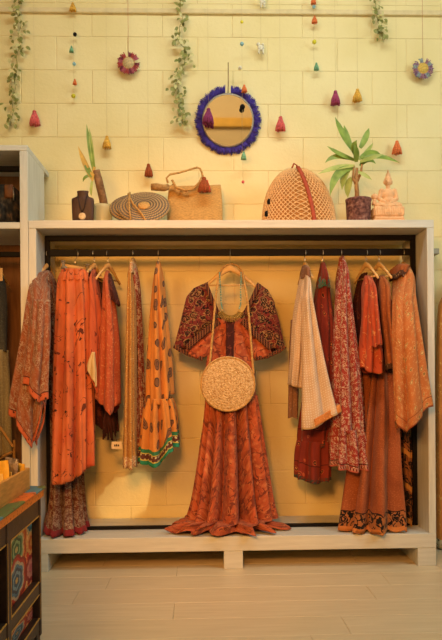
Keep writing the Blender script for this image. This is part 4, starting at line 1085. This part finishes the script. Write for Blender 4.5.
string_thing(74, 100, [('t', 4, 3.0, Y_YEL, -.5), ('b', 34.5, 2.0, M_BLACK, 1.5), ('t', 47, 2.2, Y_GRN, -2), ('b', 64, 1.8, Y_BLU, .5), ('t', 80, 2.0, Y_ORA, 1), ('b', 96, 2.2, Y_LIM, -.5)], 'string of small tassels and beads with one black bead at left')
string_thing(107, 138, [('t', 138, 4.2, Y_YEL)], 'yellow tassel on a string above the round bag')
string_thing(148.5, 166, [('t', 166, 4.4, Y_BRN)], 'brown tassel on a string above the round woven bag')
string_thing(208.5, 111, [('t', 111, 5.2, Y_PUR)], 'dark purple tassel hanging in front of the mirror glass', YH-.05)
string_thing(243, 183, [('b', 22, 1.6, Y_LIM), ('b', 44, 2.0, Y_BLU), ('b', 68, 2.0, Y_WHT, -2), ('t', 86, 2.6, Y_ORA, 2), ('b', 107, 2.7, M_BLACK), ('t', 153, 2.8, Y_GRN, 1), ('b', 182, 1.6, Y_RED)], 'string of beads with a black bead hanging past the mirror', YH-.045)
string_thing(261, 53, [('c', 2, 3.2, Y_WHT, 2), ('c', 48, 3.6, Y_WHT)], 'string with white animal charms right of the mirror')
string_thing(280.5, 119, [('t', 119, 5, Y_RED)], 'coral red tassel on a string right of the mirror')
string_thing(314, 73, [('t', -2, 2.6, Y_ORA, 0), ('b', 7, 1.8, Y_BLU, .5), ('t', 17, 2.6, Y_ORA, 1), ('b', 42, 2.2, Y_LIM, .5), ('t', 64, 2.6, Y_GRN, 2.5)], 'string of beads and small tassels with a lime bead right of centre')
string_thing(335.5, 93, [('t', 93, 4.8, Y_MAG)], 'magenta tassel on a string above the plant')
string_thing(357.5, 91, [('t', 91, 4.4, Y_YEL)], 'golden yellow tassel beside the magenta tassel')
string_thing(397, 143, [('t', 143, 4.6, Y_ORA)], 'orange tassel on a string above the statue')
# round mirror with purple fringe
mc = at(228, 120.5, YH+.005); mr = 24.5*k
mir = thing('round_mirror', 'round wall mirror with purple fringed border', 'mirror', mc, rot=(math.radians(9), 0, 0))
N = NT('mirror_glass', .03, .5); N.b.inputs['Metallic'].default_value = 1.0; M_MIR = N.out('#EFE9DC')
MB().lathe([(.0005, -.004), (mr, -.004), (mr, .004), (.0005, .004)], 64, (0, 0, 0), 'Y').build('glass', M_MIR, mir, False, False)
MB().lathe([(mr-.001, -.008), (mr+.008, -.008), (mr+.010, .006), (mr-.001, .006), (mr-.001, -.008)], 64, (0, 0, 0), 'Y', cap=False).build('rim', plain('pewter_rim', '#9A9080', .15, 100, .4, .2, .5), mir, False)
Y_FRI = plain('purple_fringe_yarn', '#4A3C9C', .35, 110, .95, .5)
def tuft(n=9, L=.045, spread=.02, seed=0, r=.0038):
    rg = random.Random(seed); mb = MB()
    for i in range(n):
        u = -1+2*i/(n-1)
        mb.tube([(u*spread*.5, rg.uniform(-.004, .004), 0), (u*spread*.8, rg.uniform(-.009, .004), L*.55), (u*spread+rg.uniform(-.003, .003), rg.uniform(-.006, .006), L*rg.uniform(.8, 1.05))], [r, r*1.2, r*.7], 5)
    return mb
NTF = 30
tm = [tuft(8, 8.8*k, .022, s, .0030).mesh('fringe_tuft') for s in range(3)]
for t_ in tm: t_.materials.append(Y_FRI); t_.polygons.foreach_set('use_smooth', [True]*len(t_.polygons))
for i in range(NTF):
    a = 2*math.pi*i/NTF+.1
    if abs(math.degrees(a) % 360-90) < 6: continue
    o = bpy.data.objects.new('fringe_tuft', tm[i % 3]); COL.objects.link(o); o.parent = mir
    o.location = (math.cos(a)*(mr+.002), 0, math.sin(a)*(mr+.002)); o.rotation_euler = (0, math.pi/2-a, 0)
MB().tube([(0, 0, mr), (0.002, 0, mr+.05), (.002, .002, mr+10*k+.12)], .0035, 6).build('hanging_cord', plain('mirror_cord', '#A0875A', .2, 80), mir, False)
# fringed rings on cords
def ring(px, py, r, cols, centre, label, gap, n):
    c = at(px, py, YH); t = thing('fringed_ring', label, 'wall hanging', c, 'fringed rings on the wall')
    ri = r*.52
    MB().tube([(ri*math.cos(a), 0, ri*math.sin(a)) for a in [2*math.pi*i/32 for i in range(33)]], .004, 6, cap=False).build('ring', M_JUTE, t, False)
    if centre: MB().lathe([(.0005, -.003), (ri*.96, -.003), (ri*.96, .003), (.0005, .004)], 24, (0, 0, 0), 'Y').build('centre_disc', centre, t, False)
    ms = []
    for q, cl in enumerate(cols):
        me = tuft(5, r*.5, .011, 40+q, .0032).mesh('fringe_tuft'); me.materials.append(cl); ms.append(me)
    for i in range(n):
        a = 2*math.pi*i/n+.2
        if any(abs((math.degrees(a)-g+180) % 360-180) < 9 for g in gap): continue
        o = bpy.data.objects.new('fringe_tuft', ms[i % len(ms)]); COL.objects.link(o); o.parent = t
        o.location = (math.cos(a)*ri, 0, math.sin(a)*ri); o.rotation_euler = (0, math.pi/2-a, 0)
    MB().tube([(0, 0, ri), (-.001, 0, .3), (-.001, 0, ztop-c.z)], .0014, 5).build('cord', plain('pink_cord', '#C08A6A', .1, 60), t, False)
ring(128.5, 63, 11*k, [yarn('yarn_wine', '#863C4C'), yarn('yarn_rose', '#AE5C66'), yarn('yarn_crimson', '#B44C4A')], plain('woven_disc', '#CDB584', .2, 120, .9, .4), 'wine red fringed ring on a cord at upper left', (12, 110), 16)
ring(423, 68.5, 10.5*k, [yarn('yarn_lilac', '#9A7A96'), yarn('yarn_greyblue', '#8E9A9A'), yarn('yarn_mauve', '#A87A8A')], plain('yellow_disc', '#D9B65A', .2, 120, .9, .4), 'lilac and grey fringed ring on a cord at upper right', (120, 70), 16)

# ------------------------------------------------------------------ left shelf contents
# dark bag on the upper shelf of the tall unit
zs = at(10, 222, 0).z
c = Vector((at(6, 215, .14).x, .14, zs))
db = thing('dark_backpack', 'dark patterned backpack with brown patch on the upper left shelf', 'bag', c)
def darkbag_mat():
    N = NT('dark_ikat', .85, .2); cc = N.coord(); f = N.noise(N.scaled(cc, (40, 1, 18)), 1.2, 3)
    return N.out(N.ramp(f, [(.4, '#1C1A16'), (.55, '#3A3226'), (.68, '#6A4A2C')], 'LINEAR'))
M_DB = darkbag_mat()
m = MB(); m.box(c.x-.16, c.x+.072, c.y-.07, c.y+.07, c.z, c.z+.225, .025); b_ = m.build('bag_body', M_DB, db)
MB().box(c.x-.12, c.x+.02, c.y-.095, c.y-.068, c.z+.02, c.z+.12, .012).build('pocket', M_DB, db)
MB().box(c.x+.015, c.x+.062, c.y-.078, c.y-.069, c.z+.145, c.z+.215, .004).build('patch', plain('brown_leather', '#6E4526', .2, 40, .6), db)
MB().tube([(c.x+.06, c.y-.072, c.z+.20), (c.x+.066, c.y-.085, c.z+.16), (c.x+.062, c.y-.072, c.z+.13)], .004, 6).build('buckle', M_STEEL, db)
# garment on the rail of the tall unit
zt2 = at(10, 254.5, YR).z
lg = thing('colour_block_coat', 'charcoal and beige coat hanging in the tall shelf unit', 'coat', at(0, 270, YR))
garment('coat_top', [(272, -8, 1.5), (285, -12, 4), (310, -14, 6), (345, -15, 7), (352, -15, 7.2)], F_GREY, lg, yc=.16, hd=.10, folds=5, amp=.008, seed=60)
garment('coat_bottom', [(350, -15, 7), (380, -16, 8), (440, -17, 9), (455, -17, 9)], F_BEI, lg, yc=.16, hd=.10, folds=5, amp=.010, seed=61)
h2 = hanger(100, 'wooden hanger of the coat in the tall shelf unit', math.radians(75)); h2.location = (at(-3, 254, YR).x, YR, zt2); h2['group'] = 'hangers outside the wardrobe'
MB().box(at(0, 275, .05).x, at(2.6, 275, .05).x, .048, .053, at(1, 281, .05).z, at(1, 268, .05).z, .001).build('swing_tag', plain('kraft_tag', '#C59A5C', .05, 30), lg, smooth=False)
# slanted wooden slats low in the shelf unit
sl = thing('folding_stand', 'folded wooden stand with slanted slats low in the tall shelf unit', 'stand', at(5, 470, .2))
M_PINE = plain('pine', '#B98A4A', .15, 12, .6, .1, stretch=(2, 10, 10))
MB().tube([at(-6, 418, .1), at(13, 447, .1)], .014, 4, .5, up=(0, 1, 0)).build('slat', M_PINE, sl, smooth=False)
MB().tube([at(-8, 462, .12), at(12, 452, .12)], .014, 4, .5, up=(0, 1, 0)).build('slat', M_PINE, sl, smooth=False)
MB().tube([at(14, 440, .14), at(14, 520, .14)], .014, 4, .5, up=(0, 1, 0)).build('slat', M_PINE, sl, smooth=False)
MB().tube([at(-6, 418, .16), at(-6, 520, .16)], .014, 4, .5, up=(0, 1, 0)).build('slat', M_PINE, sl, smooth=False)

# ------------------------------------------------------------------ painted chest with a box of packets
YF = -.87; dF = YF-CAM.y
fc = at(41, 500, YF); XFc = fc.x                 # right face of the chest, at x = XFc
ztop_c = at(43.5, 487, YF).z
xt = at(44, 487, YF).x                           # edge of the top overhang
def y_at_x(px, X):                               # depth at which the plane x = X shows at column px (horizon row)
    d = CM @ Vector(((px-PX)/F, (PY-560)/F, -1)); return CAM.y+d.y*(X-CAM.x)/d.x
Yn = YF-1.10; XB = XFc-.42
chs = thing('painted_chest', 'dark wooden chest painted with red and green flowers at the lower left', 'chest', ((XB+XFc)/2, (YF+Yn)/2, 0))
M_CH = plain('chest_dark_paint', '#3A2A20', .2, 30, .45, .2); M_CHB = plain('chest_black', '#14100E', .1, 30, .5)
M_GL = plain('gold_line', '#B98A3A', .15, 60, .5)
def top_mat():
    N = NT('patchwork_paint', .5, .3); c = N.coord()
    cell = N.vor(N.scaled(c, (9, 6, 3)), 1.0, .9, out='Color', metric='MANHATTAN')
    s_ = N.n('ShaderNodeSeparateColor'); N.put(s_.inputs[0], cell)
    col = N.ramp(s_.outputs[0], [(0, '#C9662A'), (.3, '#5A6A3C'), (.5, '#B4552A'), (.7, '#4A7A86'), (.85, '#8A6A3A')], 'CONSTANT')
    return N.out(N.mix(N.math('GREATER_THAN', N.noise(c, 60, 3), .62), col, '#6A4A2A'))
def edge_mat():
    N = NT('orange_edge_paint', .5, .3); c = N.coord()
    return N.out(N.mix(N.math('GREATER_THAN', N.noise(c, 80, 2), .6), '#D8782A', '#A8501C'))
TH = .030
MB().box(XB-.02, xt, Yn-.02, YF+.03, ztop_c-TH*.35, ztop_c, .003).build('chest_top', top_mat(), chs, smooth=False)
MB().box(XB-.01, xt-.006, Yn-.01, YF+.02, ztop_c-TH*1.3, ztop_c-TH*.36, .002).build('top_edge', edge_mat(), chs, smooth=False)
zc1 = ztop_c-TH*1.3
MB().box(XB, XFc-.035, Yn, YF, .05, zc1).build('chest_body', M_CHB, chs, smooth=False)
# face frame: posts and rails proud of the recessed panels
ys = [YF, y_at_x(11.5, XFc), None]
Ws = ys[0]-ys[1]                                 # bay width
stw = .045; bays = []
yb = YF
edges = [YF, YF-Ws, YF-2*Ws, YF-3*Ws]
Yn2 = Yn
posts = [YF-.0, ys[1], ys[1]-Ws*1.02]
zpan1 = at(22, 533, YF-.25).z
# rail heights from the picture
def z_at(px, py):
    d = CM @ Vector(((px-PX)/F, (PY-py)/F, -1)); kk = (XFc-CAM.x)/d.x; return CAM.z+d.z*kk
z_top_r = z_at(13, 541.5)+.004; z_mid0, z_mid1 = z_at(14, 631), z_at(13.5, 616)
for i, yp in enumerate(posts):
    MB().box(XFc-.04, XFc, yp-stw if i else yp-.022, yp if i else yp, .03, zc1, .003).build('post', M_CH, chs, smooth=False)
rails = [(z_top_r, zc1), (z_mid0, z_mid1), (.05, .10)]
hz2 = z_mid1-(z_top_r-z_mid1)-(z_mid1-z_mid0)

for (z0, z1) in rails:
    MB().box(XFc-.036, XFc-.004, posts[-1], YF-.002, z0, z1, .002).build('rail', M_CH, chs, smooth=False)
def flower_mat():
    N = NT('painted_flowers', .5, .35); uv = N.coord('UV')
    sep = N.n('ShaderNodeSeparateXYZ'); N.put(sep.inputs[0], uv)
    col = N.mix(N.math('GREATER_THAN', N.noise(N.scaled(uv, (1, 1, 1)), 7, 2, .5, .8), .58), '#C23A22', '#D8602E')
    col = N.mix(N.math('LESS_THAN', N.math('ABSOLUTE', N.math('SUBTRACT', N.noise(uv, 5, 2, .5, 1.0), .5)), .035), col, '#E8B070')
    def flower(col, cx, cy, R, cols, lob=8):
        dx = N.math('SUBTRACT', sep.outputs[0], cx); dy = N.math('SUBTRACT', sep.outputs[1], cy)
        r = N.math('SQRT', N.math('ADD', N.math('MULTIPLY', dx, dx), N.math('MULTIPLY', N.math('MULTIPLY', dy, dy), 1.0)))
        an = N.math('ARCTAN2', dy, dx)
        wv = N.math('MULTIPLY', N.math('ABSOLUTE', N.math('SINE', N.math('MULTIPLY', an, lob/2))), .18)
        q = N.math('DIVIDE', N.math('MULTIPLY', r, N.math('SUBTRACT', 1.15, wv)), R)
        n_ = len(cols)
        cr = N.ramp(q, [(i/n_*.99, hexc(cc)) for i, cc in enumerate(cols)]+[(.999, (0, 0, 0, 1))], 'CONSTANT')
        return N.mix(N.math('LESS_THAN', q, .995), col, cr)
    col = flower(col, .97, .97, .22, ['#1E4A5A', '#5A8A90', '#2A5A6A', '#A89A70'])
    col = flower(col, .02, .06, .22, ['#2A4A2A', '#5A6A3A', '#9A8A50'])
    col = flower(col, .95, .24, .22, ['#B05A5A', '#C07A6A', '#8A2A2A'])
    col = flower(col, .98, .62, .18, ['#C08040', '#B0502A', '#D09050'])
    col = flower(col, .44, .72, .40, ['#B8A060', '#2E5A3A', '#7A9A6A', '#24482E', '#5A8050', '#B8A878', '#C8702E', '#A83A22', '#D08A48'], 6)
    col = flower(col, .44, .28, .36, ['#B09050', '#24465A', '#6A8890', '#2A3A4A', '#4A7080', '#B8A080', '#B03828', '#8A2A20'], 6)
    col = N.mix(N.math('MULTIPLY', N.math('GREATER_THAN', N.noise(uv, 22, 3), .56), .35), col, '#5A3A24')
    return N.out(col)
M_FLW = flower_mat()
def panel(y0, y1, z0, z1, mat, name='painted_panel'):
    # recessed panel on the +x face, uv 0..1
    X = XFc-.030
    me = bpy.data.meshes.new(name)
    me.from_pydata([(X, y0, z0), (X, y1, z0), (X, y1, z1), (X, y0, z1), (X-.008, y0, z0), (X-.008, y1, z0), (X-.008, y1, z1), (X-.008, y0, z1)], [],
                   [(0, 1, 2, 3), (4, 7, 6, 5), (0, 4, 5, 1), (1, 5, 6, 2), (2, 6, 7, 3), (3, 7, 4, 0)])
    uv = me.uv_layers.new(name='UVMap')
    base = [(0, 0), (1, 0), (1, 1), (0, 1)]
    for li in range(24): uv.data[li].uv = base[li % 4]
    return link(name, me, mat, chs, smooth=False)
rs = sorted(rails, key=lambda r: -r[1])
for b in range(2):
    yhi = (posts[b]-(.022 if b == 0 else stw)); ylo = posts[b+1]
    for q in range(len(rs)-1):
        z1, z0 = rs[q][0], rs[q+1][1]
        if z1-z0 < .05: continue
        panel(ylo+.002, yhi-.002, z0+.001, z1-.001, M_FLW if b == 0 else M_CHB)
        m = MB()       # gold line around the opening
        g = .004
        m.box(XFc-.006, XFc-.0025, ylo, yhi, z1-.0005, z1+g); m.box(XFc-.006, XFc-.0025, ylo, yhi, z0-g, z0+.0005)
        m.box(XFc-.002, XFc+.001, ylo-g-.004, ylo-.004, z0-g, z1+g); m.box(XFc-.002, XFc+.001, yhi+.003, yhi+.003+g, z0-g, z1+g)
        m.build('gold_line', M_GL, chs, smooth=False)
for yp in (YF-.03, Yn+.03):
    for xp in (XFc-.03, XB+.03):
        MB().box(xp-.025, xp+.025, yp-.025, yp+.025, 0, .06, .004).build('foot', M_CH, chs, smooth=False)
# wooden box
M_BOX = plain('pale_box_wood', '#C08B45', .14, 9, .55, .1, stretch=(8, 2, 10))
Yb1 = YF-.04
for it in range(6):        # the box's far right corner shows at column 30 where its foot meets the chest top
    pass
bxr = at(30, 487, Yb1).x; bz0 = ztop_c+.001; bz1 = at(30, 467.5, Yb1).z
bl = bxr-.30; Yb0 = Yb1-.62
wbx = thing('wooden_box', 'open pale wooden box standing on the painted chest', 'box', ((bl+bxr)/2, (Yb0+Yb1)/2, bz0))
tw = .012
MB().box(bl, bxr, Yb0, Yb1, bz0, bz0+.008).build('box_bottom', M_BOX, wbx, smooth=False)
for (xa, xb, ya, yb_) in ((bxr-tw, bxr, Yb0, Yb1), (bl, bl+tw, Yb0, Yb1), (bl+tw, bxr-tw, Yb1-tw, Yb1), (bl+tw, bxr-tw, Yb0, Yb0+tw)):
    MB().box(xa, xb, ya, yb_, bz0+.008, bz1, .0015).build('box_side', M_BOX, wbx, smooth=False)
def packet(px, py_top, Yp, wdt, hgt, lean, mat, mat2, label):
    pb_ = at(px, py_top, Yp)
    z0 = bz0+.01; H_ = pb_.z-z0
    t = thing('packet', label, 'packet', (pb_.x, Yp, z0), 'packets in the wooden box', rot=(0, lean, -.5))
    nx_, nz_ = 9, 13; vs = []
    for side in (-1, 1):
        for i in range(nz_):
            for q in range(nx_):
                u = -1+2*q/(nx_-1); v = i/(nz_-1)
                bul = .013*(1-u*u)**.6*math.sin(math.pi*min(1, max(0, v)))**.5
                vs.append((u*wdt/2*(1-.06*math.sin(math.pi*v)), side*(bul+.0008)+.002*math.sin(9*u+7*v), v*H_))
    fs = []
    for s_ in (0, 1):
        b0 = s_*nx_*nz_
        for i in range(nz_-1):
            for q in range(nx_-1):
                f = (b0+i*nx_+q, b0+i*nx_+q+1, b0+(i+1)*nx_+q+1, b0+(i+1)*nx_+q)
                fs.append(f if s_ == 0 else f[::-1])
    m = MB(); m.add(vs, fs); m.build('wrapper', mat, t, False)
    MB().box(-wdt*.28, wdt*.28, -.0165, -.0135, H_*.35, H_*.62, .001).build('paper_label', mat2, t, False, False)
Y_PK = plain('yellow_packet', '#D9A93A', .12, 40, .5, .2); S_PK = plain('silver_packet', '#A8988C', .35, 60, .25, .5, .5); P_LB = plain('packet_paper', '#E6C878', .1, 30)
packet(3, 461, Yb1-.16, .085, .1, -.15, Y_PK, P_LB, 'yellow packet at the front of the wooden box')
packet(9.5, 457.5, Yb1-.11, .065, .1, .10, S_PK, P_LB, 'shiny silver packet between the yellow packets')
packet(16.5, 462.5, Yb1-.055, .06, .1, .12, Y_PK, P_LB, 'yellow packet in the far corner of the wooden box')
